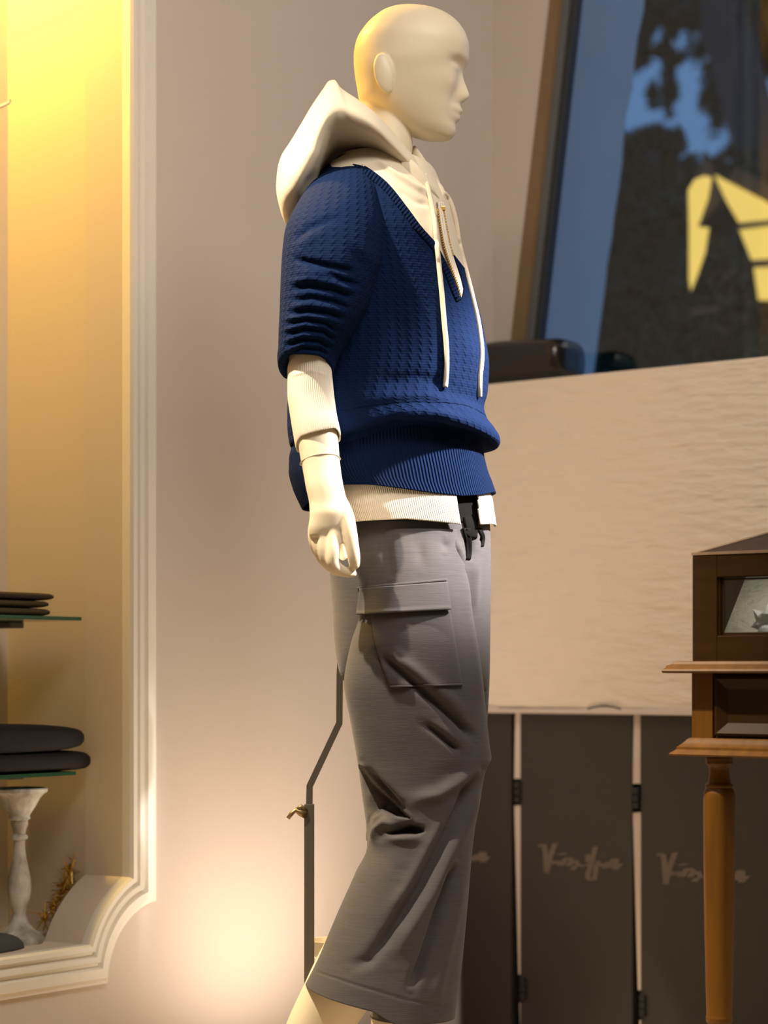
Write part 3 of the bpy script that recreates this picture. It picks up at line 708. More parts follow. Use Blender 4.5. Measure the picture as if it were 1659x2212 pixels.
# slate grey rounded cushion at the front of the sill
gx, gz = Np(72, 2050, .03); mb = MB(); v = []
for i in range(13):
    a = i/12*math.pi/2; r = math.cos(a); zz3 = math.sin(a)
    for k in range(48):
        t = 2*math.pi*k/48; v.append((gx-.12+.12*max(r, .02)**.7*math.cos(t), .060+.042*max(r, .02)**.7*math.sin(t), zb+.034*zz3))
mb.add(v, [(i*48+k, i*48+(k+1) % 48, (i+1)*48+(k+1) % 48, (i+1)*48+k) for i in range(12) for k in range(48)]+[tuple(range(48)), tuple(range(12*48, 13*48))])
o = mb.build('slate_pad', 'slate', smooth=True, mw=ML); tag(o, 'flat rounded slate grey pad at the front of the niche sill', 'pad')
# gold tinsel sprig climbing from behind the candlestick along the rounded corner
rg = random.Random(5); gr = empty('gold_garland', 'thin gold tinsel garland behind the candlestick in the niche corner', 'garland', mw=ML)
path = [(95, 1985), (110, 1965), (128, 1940), (140, 1915), (150, 1890), (158, 1868), (172, 1858)]
pts = []
for i, (x, y) in enumerate(path): s, z = Np(x, y, .12); pts.append(Vector((s, .12, max(z, zb+.004))))
pts = resample(pts, .008)
mb = MB(); mb.tube(pts, .0012, 6); o = mb.build('stem', 'tinsel', smooth=True); o.parent = gr
mb = MB()
for p in pts:
    for _ in range(22):
        d = Vector((rg.gauss(0, 1), rg.gauss(0, 1), rg.gauss(0, 1))).normalized(); L = rg.uniform(.006, .026)*(.6+.8*abs(math.sin(p.z*40))); s = d.cross(Vector((rg.random(), rg.random(), 1))).normalized()*.0022
        q = p+d*L
        if q.z < zb+.002: continue
        mb.add([p-s, p+s, q+s*.4, q-s*.4], [(0, 1, 2, 3)])
o = mb.build('tinsel', 'tinsel'); o['kind'] = 'stuff'; o.parent = gr
# hanger hook end at the left edge
mb = MB(); hk = [(-60, 262), (-20, 240), (0, 231), (12, 226), (19, 222), (20.5, 217), (20, 213)]
pp = [];
for x, y in hk: s, z = Np(x, y, .17); pp.append((s, .17, z))
p0 = pp[0]; pp = [(p0[0]-.03, ND, p0[2]), (p0[0]-.02, .2, p0[2])]+pp
mb.tube(pp, .0032, 10); o = mb.build('wall_hook', 'niche', smooth=True, mw=ML); tag(o, 'small cream hook arm at the left edge inside the lit niche', 'hook')

# ------------------------------------------------------------------ mannequin
D = 3.64
man = empty('mannequin', 'cream faceless mannequin in blue cable-knit sweater, white hoodie and grey cargo trousers', 'mannequin', (W(860, 1450, D).x, D, 0))
def part(o, parent=None): attach(o, parent or man); return o
# body pieces, later fused into one continuous surface
BV = []; BF = []
def fuse(V, Fc):
    k = len(BV); BV.extend([tuple(p) for p in V]); BF.extend([[i+k for i in f] for f in Fc])
# head: rings row by row, with face relief
ys = [8.5, 10, 14, 20, 30, 45, 60, 80, 100, 120, 140, 155, 170, 185, 200, 215, 230, 245, 260, 275, 288, 296, 301, 303.5]
yb = [8.2, 15, 37, 67, 91, 121.5, 141, 163, 189, 217, 235, 250, 270, 290, 303.5]; xbv = [880, 841.5, 806.8, 780.8, 768.8, 764, 764.5, 766.7, 771, 776, 792, 815, 846, 885, 930]
yf = [8.2, 13, 21.7, 37, 56.4, 80.3, 104, 121.5, 134.5, 142, 149.7, 156, 160.6, 166, 173.6, 182, 191, 198, 204, 208, 211.6, 215, 219, 222, 224.6, 228, 231, 234.5, 237.6, 241, 244, 247, 249.6, 252, 256, 259, 262.6, 267, 271, 275, 280, 285, 288.6, 293, 297.3, 300.5, 302.7, 303.5]
xfv = [892, 915, 948, 976, 995.6, 1008.6, 1014, 1013.4, 1011.9, 1009, 1004.3, 1001, 1000, 1001, 1003.2, 1006.2, 1009.7, 1012.8, 1014.7, 1015, 1013, 1009, 1004.3, 999.5, 995.6, 993.8, 994.5, 998, 1000, 1000, 998.9, 995.5, 991.3, 993.5, 994.5, 993.5, 990, 985.5, 983.7, 984, 985.2, 984.8, 983.7, 981.5, 978.2, 973, 967, 955]
ybs = [8.2, 13, 21.7, 37, 56.4, 80.3, 104, 121.5, 134.5, 150, 165, 190, 215, 240, 262, 280, 292, 300, 303.5]; xfb = [892, 915, 948, 976, 995.6, 1008.6, 1013, 1009, 1004, 996, 991, 989, 985, 982, 978, 977, 970, 962, 950]
yw = [8.2, 10, 15, 30, 60, 100, 140, 180, 210, 235, 255, 275, 290, 298, 303.5]; wv = [.006, .018, .034, .054, .069, .077, .078, .073, .068, .062, .055, .046, .036, .027, .010]
sig_y = [0, 130, 150, 175, 200, 212, 226, 236, 250, 264, 275, 303]; sig_v = [.05, .035, .012, .010, .012, .0135, .017, .021, .023, .020, .022, .030]
yy = np.concatenate([np.linspace(8.3, 30, 14), np.arange(31, 303.4, 1.8), [303.4]])
def pc(x, xp, fp):
    xp = np.array(xp, float); fp = np.array(fp, float); h = np.diff(xp); dl = np.diff(fp)/h; mm = np.zeros(len(xp)); mm[0] = dl[0]; mm[-1] = dl[-1]
    for i in range(1, len(xp)-1):
        if dl[i-1]*dl[i] > 0:
            w1 = 2*h[i]+h[i-1]; w2 = h[i]+2*h[i-1]; mm[i] = (w1+w2)/(w1/dl[i-1]+w2/dl[i])
    x = min(max(x, xp[0]), xp[-1]); k = int(np.clip(np.searchsorted(xp, x, side='right')-1, 0, len(h)-1)); t = (x-xp[k])/h[k]
    return (2*t**3-3*t**2+1)*fp[k]+(t**3-2*t**2+t)*h[k]*mm[k]+(-2*t**3+3*t**2)*fp[k+1]+(t**3-t**2)*h[k]*mm[k+1]
nseg = 160; an = np.linspace(0, 2*math.pi, nseg, endpoint=False); HV = []
for y in yy:
    xb_ = pc(y, yb, xbv); xf_ = pc(y, yf, xfv); xs_ = pc(y, ybs, xfb); w = pc(y, yw, wv); xm = xb_+(min(xs_, xf_)-xb_)*.50
    ca, sa = np.cos(an), np.sin(an)
    nn = 2.25
    lat = w*np.sign(sa)*np.abs(sa)**(2/nn)
    fx = np.sign(ca)*np.abs(ca)**(2/nn)
    x = np.where(ca > 0, xm+(xs_-xm)*fx, xm+(xm-xb_)*fx)
    sg = np.interp(y, sig_y, sig_v)
    g = np.exp(-(lat/sg)**2)*(ca > 0)
    x = x+(xf_-xs_)*g
    if y > 120:
        fr = (ca > 0)
        al = np.abs(lat)
        sock = np.exp(-((al-.037)/.017)**2-((y-146)/13)**2)*8.5
        lid = np.exp(-((al-.035)/.012)**2-((y-157)/6.5)**2)*4.0
        brow = np.exp(-((al-.028)/.020)**2-((y-133)/7)**2)*2.0
        chk = np.exp(-((al-.047)/.018)**2-((y-188)/22)**2)*5
        fold = np.exp(-((al-.030)/.008)**2-((y-226)/20)**2)*2.5
        x = x+(-sock+lid+brow+chk-fold)*fr
    HV.append(np.stack([(x-CX)/F*D, D+lat, np.full(nseg, ZC-(y+8*math.exp(-(y-8)/45)-HY)/F*D)], 1))
HV = np.concatenate(HV); nr = len(yy); idx = np.arange(nr*nseg).reshape(nr, nseg); nx = np.roll(idx, -1, 1)
Fc = np.stack([idx[:-1], nx[:-1], nx[1:], idx[1:]], -1).reshape(-1, 4).tolist()+[list(range(nseg)), list(range((nr-1)*nseg, nr*nseg))]
fuse(HV, Fc)
def blob(px, py, d, rx, ry, rz, tilt=0, seg=24):
    c = W(px, py, d); V = []; 
    for i in range(1, 16):
        t = math.pi*i/16
        for k in range(seg):
            a = 2*math.pi*k/seg; x, z, y = rx*math.sin(t)*math.cos(a), rz*math.cos(t), ry*math.sin(t)*math.sin(a)
            V.append((c.x+x*math.cos(tilt)+z*math.sin(tilt), c.y+y, c.z-x*math.sin(tilt)+z*math.cos(tilt)))
    f = [[i*seg+k, i*seg+(k+1) % seg, (i+1)*seg+(k+1) % seg, (i+1)*seg+k] for i in range(14) for k in range(seg)]+[list(range(seg)), list(range(14*seg, 15*seg))]
    return V, f
for sgn in (-1, 1):      # ears
    dd = D+sgn*.077
    fuse(*blob(828, 156, dd-sgn*.001, .0165, .0072, .0325, -.18)); fuse(*blob(836, 185, dd-sgn*.004, .010, .007, .014, -.2))
def limb(pts, seg=20):
    """tapered tube through (px, py, depth, radius px)"""
    P = []; 
    for i in range(len(pts)-1):
        a, b, c, d = [np.array(pts[j], float) for j in (max(i-1, 0), i, i+1, min(i+2, len(pts)-1))]; k = max(2, int(np.hypot(*(c-b)[:2])/3))
        for j in range(k):
            t = j/k; P.append(.5*((2*b)+(c-a)*t+(2*a-5*b+4*c-d)*t*t+(-a+3*b-3*c+d)*t**3))
    P.append(np.array(pts[-1], float)); e = P[-1]; dr_ = (P[-1]-P[-2]); dr_ = dr_/max(np.hypot(dr_[0], dr_[1]), 1e-6)
    for q in (.35, .65, .88, .98):
        z = e.copy(); z[:2] += dr_[:2]*e[3]*q; z[3] = e[3]*math.sqrt(1-q*q); P.append(z)
    pos = [W(p[0], p[1], p[2]) for p in P]; rad = [p[3]/F*p[2] for p in P]
    m2 = MB(); m2.tube(pos, rad, seg); return m2.v, m2.f
# neck, torso
v, f, _ = loft([(800, 180, 880, 200, D, .030), (777, 226, 885, 258, D, .041), (776, 262, 892, 318, D, .044), (776, 300, 889, 340, D, .047), (765, 350, 896, 372, D, .054), (735, 392, 915, 405, D, .085), (700, 430, 940, 440, D, .13),
                (680, 480, 960, 490, D, .155), (670, 600, 990, 600, D, .15), (675, 750, 1005, 750, D, .14), (685, 900, 990, 900, D, .125), (700, 1010, 985, 1010, D, .125), (760, 1120, 1020, 1120, D, .10), (770, 1240, 1020, 1240, D, .11), (780, 1330, 1010, 1330, D, .11), (820, 1400, 980, 1400, D, .08)], 64, 8, cap=(True, True)); fuse(v, f)
# near arm
v, f, _ = loft([(650, 440, 760, 440, 3.53, .03), (640, 480, 745, 480, 3.50, .05), (636, 560, 728, 560, 3.475, .047), (626, 700, 714, 700, 3.465, .044), (624, 780, 714, 785, 3.46, .044), (625, 840, 719, 845, 3.455, .043), (631, 900, 727, 905, 3.445, .041),
                (642, 955, 731, 955, 3.435, .038), (653, 1010, 735, 1005, 3.425, .033), (661, 1055, 741, 1045, 3.415, .029), (668, 1090, 750, 1082, 3.41, .026), (669, 1115, 760, 1108, 3.405, .024), (666, 1140, 764, 1135, 3.405, .021), (668, 1160, 742, 1158, 3.408, .018)], 48, 5, cap=(True, True)); fuse(v, f)
for fg in ([(720, 1130, 3.400, 16), (721, 1160, 3.395, 16), (720, 1190, 3.390, 15), (719, 1214, 3.392, 14.5), (730, 1228, 3.398, 13), (746, 1236, 3.405, 11.5), (762, 1239, 3.411, 9)],
           [(703, 1130, 3.404, 15), (701, 1160, 3.401, 15.5), (700, 1190, 3.400, 14), (706, 1214, 3.406, 13), (722, 1230, 3.420, 12), (742, 1236, 3.428, 10.5)],
           [(688, 1132, 3.412, 14), (686, 1158, 3.411, 14), (688, 1184, 3.412, 13), (698, 1208, 3.420, 12.5), (716, 1224, 3.434, 11), (732, 1228, 3.442, 10)],
           [(678, 1132, 3.424, 12), (677, 1156, 3.424, 12.5), (681, 1180, 3.427, 11.5), (692, 1200, 3.436, 11), (710, 1214, 3.448, 10), (722, 1218, 3.455, 9)],
           [(728, 1130, 3.430, 14), (735, 1165, 3.440, 11), (741, 1200, 3.448, 11)],
           [(732, 1080, 3.402, 17), (745, 1112, 3.398, 19), (753, 1145, 3.395, 18), (759, 1175, 3.395, 16), (764, 1203, 3.398, 14.5), (766, 1219, 3.402, 12)]):
    fuse(*limb(fg))
# far arm, hanging behind the torso
fuse(*limb([(800, 450, 3.78, 55), (770, 560, 3.83, 52), (765, 760, 3.85, 48), (800, 900, 3.84, 42), (830, 1060, 3.83, 30), (840, 1110, 3.83, 38), (850, 1180, 3.83, 34)]))
# legs down to the floor
v, f, _ = loft([(790, 1260, 1000, 1260, 3.57, .08), (800, 1400, 1010, 1400, 3.56, .08), (850, 1560, 1020, 1560, 3.57, .06), (890, 1660, 1020, 1640, 3.58, .046), (880, 1780, 975, 1760, 3.59, .042), (800, 1900, 915, 1900, 3.57, .050), (705, 2030, 850, 2050, 3.55, .058), (655, 2130, 805, 2160, 3.55, .055),
                (618, 2212, 755, 2235, 3.55, .046), (592, 2290, 690, 2310, 3.55, .034), (575, 2340, 665, 2355, 3.55, .032), (572, 2375, 690, 2395, 3.55, .034), (590, 2425, 735, 2430, 3.55, .038), (620, 2470, 800, 2465, 3.55, .042), (650, 2505, 800, 2503, 3.55, .036)], 48, 8, cap=(True, True)); fuse(v, f)
v, f, _ = loft([(800, 1260, 1020, 1260, 3.72, .08), (820, 1500, 1000, 1500, 3.72, .07), (830, 1660, 980, 1660, 3.72, .058), (810, 1850, 940, 1850, 3.72, .055), (802, 2060, 915, 2060, 3.72, .050), (801, 2190, 888, 2190, 3.72, .042), (806, 2290, 876, 2290, 3.72, .034), (800, 2340, 885, 2345, 3.72, .036),
                (785, 2375, 940, 2375, 3.72, .038), (775, 2400, 1020, 2405, 3.72, .042), (772, 2455, 1040, 2455, 3.72, .040)], 48, 8, cap=(True, True)); fuse(v, f)
body = mesh_obj('body', BV, BF, 'skin')
rm = body.modifiers.new('r', 'REMESH'); rm.mode = 'VOXEL'; rm.voxel_size = .0025; rm.use_smooth_shade = True
sm = body.modifiers.new('s', 'SMOOTH'); sm.factor = .5; sm.iterations = 4
dg = bpy.context.evaluated_depsgraph_get(); me2 = bpy.data.meshes.new_from_object(body.evaluated_get(dg)); body.modifiers.clear(); body.data = me2
body.data.polygons.foreach_set('use_smooth', [True]*len(body.data.polygons))
body.data.materials.clear(); body.data.materials.append(M_['skin'])
part(body)
# joint line on the forearm and at the ear
def ring_obj(name, rung, m_, r=.0009, bow=0, parent=None):
    xl, yl, xr, yr, d, hd = rung; pts = []
    for k in range(41):
        a = 2*math.pi*k/40; pts.append(W((xl+xr)/2+(xr-xl)/2*math.cos(a), (yl+yr)/2+(yr-yl)/2*math.cos(a)+(-bow*max(0, -math.sin(a))), d)+Vector((0, hd*math.sin(a), 0)))
    mb = MB(); mb.tube(pts, r, 6, cap=False); o = mb.build(name, m_, smooth=True); part(o, parent); return o
ring_obj('joint_seam', (648.5, 1004, 735, 992, 3.428, .0345), 'seam', bow=12)

# ---- trousers
legN = [(792, 1150, 1015, 1150, 3.575, .095), (778, 1230, 1016, 1230, 3.56, .105), (772, 1320, 1020, 1320, 3.55, .112), (755, 1400, 1032, 1400, 3.545, .114), (743, 1475, 1043, 1480, 3.545, .112), (757, 1560, 1052, 1560, 3.545, .108), (766, 1610, 1058, 1612, 3.545, .104), (771, 1640, 1061, 1636, 3.545, .102), (776, 1672, 1050, 1662, 3.545, .100),
        (782, 1720, 1041, 1700, 3.545, .098), (790, 1780, 1031, 1755, 3.545, .098), (793, 1826, 1024, 1800, 3.545, .100), (768, 1885, 1016, 1880, 3.545, .104), (730, 1970, 1008, 1975, 3.545, .110), (698, 2045, 999, 2070, 3.545, .116), (672, 2100, 990, 2140, 3.545, .120), (660, 2124, 983, 2194, 3.545, .122)]
V, Fc, UV = loft(legN, 220, 3.0, n=2.3)
P = proj(V); wgt = np.clip((P[:, 1]-2040)/110, 0, 1); N = normals(V, Fc)
# hem bows down on the near side
tt = np.clip((P[:, 0]-660)/323, 0, 1); bow = np.interp(tt, [0, .15, .3, .45, .62, .75, 1], [0, 3, 4, 5, 26, 14, 0])*wgt*np.clip(-N[:, 1]*2, 0, 1)
V[:, 2] -= bow/F*3.5
SN = [([(815, 1412), (870, 1455), (911, 1491), (951, 1526), (992, 1561), (1030, 1602)], 9, -.015), ([(830, 1398), (885, 1440), (930, 1478), (975, 1512), (1015, 1552)], 13, .006),
      ([(911, 1561), (938, 1578), (978, 1610), (1000, 1628)], 7, -.013), ([(930, 1552), (970, 1585), (1010, 1615)], 10, .004), ([(843, 1406), (883, 1436)], 8, -.004),
      ([(1008, 1227), (1014, 1317), (1030, 1412), (1046, 1534)], 12, .004),
      ([(1046, 1634), (1007, 1678), (947, 1717), (871, 1733)], 15, .011), ([(781, 1654), (811, 1696), (856, 1738), (884, 1766)], 11, -.020), ([(800, 1715), (830, 1745), (862, 1762)], 18, -.022), ([(795, 1760), (800, 1800)], 16, -.014),
      ([(862, 1790), (830, 1775), (812, 1790), (800, 1830)], 9, .008),
      ([(829, 1799), (886, 1786), (915, 1797)], 9, -.014), ([(820, 1812), (880, 1812), (925, 1812)], 10, .006),
      ([(1030, 1664), (989, 1745), (947, 1829), (907, 1910), (856, 1992), (823, 2040), (800, 2066)], 12, -.015), ([(835, 2030), (796, 2074), (750, 2090)], 12, -.009), ([(1038, 1690), (1008, 1770), (972, 1850), (935, 1930), (880, 2020), (850, 2080)], 16, .010), ([(1010, 1690), (965, 1770), (925, 1840), (880, 1920), (830, 1990)], 16, .006),
      ([(985, 1860), (962, 1931), (931, 2022), (907, 2088), (886, 2140)], 10, -.019), ([(1000, 1880), (985, 1960), (965, 2050), (945, 2130), (938, 2192)], 14, .007),
      ([(880, 1860), (860, 1900)], 14, -.004), ([(962, 1158), (962, 1195)], 9, -.008), ([(832, 1152), (838, 1205), (843, 1252)], 9, -.004), ([(812, 1152), (812, 1240)], 10, .003), ([(905, 1152), (912, 1240)], 12, -.003),
      ([(680, 2098), (760, 2125), (870, 2158), (982, 2178)], 2.2, -.0016)]
V = strokes(V, N, SN)
def dent(V, N, poly, depth, soft):
    P = proj(V); k = inpoly(P, poly) & (N[:, 1] < .45); d = dist_poly(P, list(poly)+[poly[0]])
    w = np.where(k, np.clip(d/soft, 0, 1), 0); w = w*w*(3-2*w); dy = w*depth
    ratio = (V[:, 1]+dy)/V[:, 1]; V[:, 0] *= ratio; V[:, 2] = ZC+(V[:, 2]-ZC)*ratio; V[:, 1] += dy; return V
V = dent(V, N, [(740, 1640), (784, 1655), (811, 1690), (856, 1733), (890, 1770), (855, 1766), (826, 1752), (808, 1768), (799, 1800), (794, 1830), (740, 1830)], .06, 7)
V = dent(V, N, [(822, 1800), (860, 1790), (890, 1778), (912, 1782), (920, 1798), (900, 1806), (850, 1806)], .028, 9)
tr = empty('trousers', '', 'x'); 
for kk in ('label', 'category'): del tr[kk]
tr.name = 'trousers'; part(tr)
near = mesh_obj('trouser_leg', V, Fc, 'trouser', uv=UV)
sd = near.modifiers.new('s', 'SOLIDIFY'); sd.thickness = .003; sd.offset = -1
part(near, tr)
legF = [(800, 1200, 1058, 1200, 3.71, .095), (735, 1330, 1059, 1330, 3.72, .105), (730, 1440, 1058, 1440, 3.72, .10), (790, 1500, 1056, 1500, 3.72, .095), (815, 1640, 1045, 1640, 3.72, .09), (810, 1800, 1020, 1800, 3.72, .088), (804, 2000, 1000, 2000, 3.72, .088), (799, 2193, 958, 2193, 3.72, .09)]
V, Fc, UV = loft(legF, 120, 6, n=2.2); far = mesh_obj('trouser_leg', V, Fc, 'trouser', uv=UV); sd = far.modifiers.new('s', 'SOLIDIFY'); sd.thickness = .003; sd.offset = -1; part(far, tr)
hips = [(700, 1098, 1050, 1098, D, .135), (742, 1140, 1058, 1140, D, .148), (722, 1180, 1060, 1180, D, .158), (713, 1240, 1060, 1240, D, .168), (719, 1320, 1059, 1320, D, .170), (724, 1400, 1058, 1400, D, .165), (733, 1450, 1057, 1450, D, .14), (760, 1490, 1052, 1490, D, .08), (850, 1505, 1000, 1505, D, .02)]
V, Fc, UV = loft(hips, 200, 3, n=2.3, cap=(False, True)); N = normals(V, Fc)
V = strokes(V, N, [([(962, 1150), (962, 1195)], 8, -.012), ([(975, 1150), (990, 1190), (1005, 1222)], 10, .008), ([(1012, 1150), (1016, 1215)], 8, -.014), ([(1032, 1195), (1026, 1240), (1022, 1330)], 10, .006), ([(832, 1150), (838, 1205), (843, 1252)], 9, -.005), ([(812, 1152), (812, 1240)], 10, .004), ([(1043, 1150), (1044, 1182)], 5, -.008)])
hp = mesh_obj('trouser_seat', V, Fc, 'trouser', uv=UV); part(hp, tr)
tb = bvh_of(near, hp)
# cargo pocket and flap
v, f, uv = patch(tb, [(800, 1322), (806, 1370), (818, 1420), (842, 1483)], [(973, 1318), (982, 1370), (990, 1420), (999, 1478)], .0035, 30, 40, .004, wave=lambda a, b: .003*math.exp(-((b-.02)/.12)**2)*math.exp(-((a-.15)/.3)**2))
pk = mesh_obj('pocket', v, f, 'trouser', uv=uv); part(pk, tr)
L_ = [(776, 1271), (773, 1295), (769, 1328)]; R_ = [(967, 1256), (971, 1285), (976, 1317)]
v, f, uv = patch(tb, L_, R_, .008, 36, 20, .005, wave=lambda a, b: .006*b**1.6*(1-.35*a)+.002*math.exp(-((b-.93)/.05)**2)+.0015*math.sin(a*7)*b)
fp = mesh_obj('pocket_flap', v, f, 'trouser', uv=uv); part(fp, tr)
v, f, uv = patch(tb, [(770, 1268), (772, 1273)], [(966, 1249), (967, 1254)], .006, 40, 3, .004); o = mesh_obj('seam', v, f, 'trouser', uv=uv); part(o, tr)
v, f, uv = patch(tb, [(842, 1481), (843, 1485)], [(999, 1476), (1000, 1480)], .0065, 40, 3, .004); o = mesh_obj('seam', v, f, 'trouser', uv=uv); part(o, tr)
# black drawcord ends
for pl, w in (([(1008, 1140), (1012, 1165), (1014, 1190), (1013, 1208)], 9), ([(1036, 1140), (1044, 1158), (1044, 1170), (1043, 1180)], 5), ([(1014, 1100), (1018, 1130), (1022, 1162)], 19)):
    pts = smooth_line([Vector(p) for p in pl], 4); L_ = [(p.x-w, p.y) for p in pts]; R_ = [(p.x+w*(1-.55*i/len(pts)), p.y) for i, p in enumerate(pts)]
    L_ = [(p.x-w*(1-.45*i/len(pts)), p.y) for i, p in enumerate(pts)]
    v, f, uv = patch(tb, L_, R_, .005, 4, 12, .004); o = mesh_obj('drawcord', v, f, 'black'); part(o, tr)
# black top showing in the open hoodie
V, Fc, UV = loft([(700, 1030, 1045, 1030, D, .135), (712, 1090, 1050, 1090, D, .146), (735, 1138, 1054, 1138, D, .152)], 160, 4, n=2.3, cap=(False, False)); V[:, 1] -= 0.002
o = mesh_obj('black_top', V, Fc, 'black'); o['label'] = 'black top showing in the gap of the hoodie hem'; part(o)

# ---- sweater
torso = [(722, 350, 835, 338, D, .060), (680, 390, 945, 384, D, .110), (652, 440, 968, 440, D, .145), (640, 490, 982, 492, D, .172), (638, 540, 994, 540, D, .184), (638, 600, 1012, 600, D, .186), (638, 660, 1031, 660, D, .184), (636, 720, 1045, 722, D, .181), (632, 790, 1056, 792, D, .180),
         (625, 845, 1053, 848, D, .180), (621, 885, 1045, 885, D, .181), (621, 915, 1052, 912, D, .184), (622, 938, 1068, 932, D, .189), (624, 952, 1079, 948, D, .191), (626, 962, 1080, 958, D, .189), (628, 966, 1074, 967, D, .181), (632, 962, 1052, 963, D, .168), (630, 968, 1044, 968, D, .160),
         (625, 990, 1045, 985, D, .158), (624, 1020, 1052, 1015, D, .160), (632, 1055, 1063, 1042, D, .163), (652, 1100, 1071, 1066, D, .165)]
V, Fc, UV = loft(torso, 420, 2.2, n=2.25)
N = normals(V, Fc); P = proj(V); nearw = np.clip(-N[:, 1]*1.5+.1, 0, 1)
# arch of the blouson fold and hem, seen on the near side
arch = np.interp(P[:, 0], [620, 736, 775, 826, 858, 906, 953, 1001, 1043, 1080], [0, -4, -14, -30, -40, -44, -36, -26, -12, 0])
wy = np.interp(P[:, 1], [860, 930, 968, 1000, 1040], [0, .9, 1, .8, 0])
hemy = np.interp(P[:, 0], [652, 700, 745, 800, 860, 940, 1000, 1040, 1071], [1100, 1080, 1062, 1064, 1070, 1082, 1088, 1082, 1067]); rung_y = np.interp(P[:, 0], [652, 1071], [1100, 1066])
wh = np.clip((P[:, 1]-1000)/70, 0, 1)
depthw = np.clip((D+.03-V[:, 1])/.10, 0, 1)
V[:, 2] -= (arch*wy+(hemy-rung_y)*wh)*depthw/F*3.5
SW = [([(738, 372), (792, 388), (835, 420), (880, 480), (925, 545)], 14, .003),
      ([(905, 560), (930, 640), (940, 720), (930, 800)], 30, .004), ([(850, 600), (860, 700), (850, 800)], 26, -.005),
      ([(760, 880), (830, 860), (920, 858), (1000, 880), (1050, 910)], 16, .008), ([(800, 830), (900, 815), (1000, 835)], 14, -.004), ([(840, 900), (950, 895), (1040, 925)], 12, .006),
      ([(1000, 700), (1015, 760), (1012, 830)], 16, .004), ([(760, 940), (745, 1000)], 10, -.004)]
N = normals(V, Fc); V = strokes(V, N, SW)
yfront = np.array([[749, 344], [790, 359], [826, 384.5], [851, 410], [883, 451.6], [909, 487], [931, 512], [942, 525], [955, 548], [975, 590], [990, 630], [998, 647]])
vpoly = yfront.tolist()+[[1003, 625], [994, 588], [976, 543], [1014, 592], [1150, 592], [1150, 250], [749, 250]]
P = proj(V); cut = inpoly(P, vpoly) & (N[:, 1] < .05)
lim = np.interp(P[:, 0], [749, 1014], [344, 592]); cut |= (P[:, 1] < lim) & (P[:, 0] > 749) & (N[:, 1] >= .05)
Fa = np.array(Fc); keep = ~cut[Fa].any(1)
# snap: keep rim crisp by moving border vertices onto the neckline
keepF = Fa[keep]; used = np.zeros(len(V), bool); used[keepF.ravel()] = True
cnt = np.zeros(len(V), int); np.add.at(cnt, keepF.ravel(), 1)
border = used & (cnt < 4) & (N[:, 1] < .05) & (P[:, 1] < 650) & (P[:, 1] > 345) & (P[:, 0] > 745)
cl = smooth_line([Vector(p) for p in yfront.tolist()], 1.0); cl = np.array([[p.x, p.y] for p in cl])
cl = np.concatenate([cl, np.array([[1003, 625], [994, 588], [976, 543], [1014, 592]])])
cl2 = []
for a, b in zip(cl[:-1], cl[1:]):
    k = max(1, int(np.hypot(*(b-a)))); cl2 += [a+(b-a)*i/k for i in range(k)]
cl2 = np.array(cl2)
for i in np.where(border)[0]:
    j = np.argmin(((cl2-P[i])**2).sum(1)); q = cl2[j]
    if np.hypot(*(q-P[i])) < 7: V[i, 0] = (q[0]-CX)/F*V[i, 1]; V[i, 2] = ZC-(q[1]-HY)/F*V[i, 1]
rows_ = np.arange(len(V))//420
Pc = proj(V[keepF[:, 0]])
ribmask = None
nr_ = len(V)//420; ringmean = np.array([proj(V[i*420:(i+1)*420])[:, 1].mean() for i in range(nr_)])
# ring where the band starts: after the tuck
tuck = int(np.argmax(np.where(ringmean < 975, np.arange(nr_), 0)))
fr = keepF[:, 0]//420; body_f = keepF[fr < tuck]; band_f = keepF[fr >= tuck]
def sub(V, Fx, UV):
    u = np.unique(Fx); mp_ = -np.ones(len(V), int); mp_[u] = np.arange(len(u)); return V[u], mp_[Fx].tolist(), UV[u]
sw = bpy.data.objects.new('sweater', None); C.objects.link(sw); part(sw)
v, f, uv = sub(V, body_f, UV); swb = mesh_obj('sweater_body', v, f, 'cable', uv=uv); sd = swb.modifiers.new('s', 'SOLIDIFY'); sd.thickness = .003; sd.offset = -1; part(swb, sw)
v, f, uv = sub(V, band_f, UV); swr = mesh_obj('hem_band', v, f, 'rib', uv=uv); sd = swr.modifiers.new('s', 'SOLIDIFY'); sd.thickness = .003; sd.offset = -1; part(swr, sw)
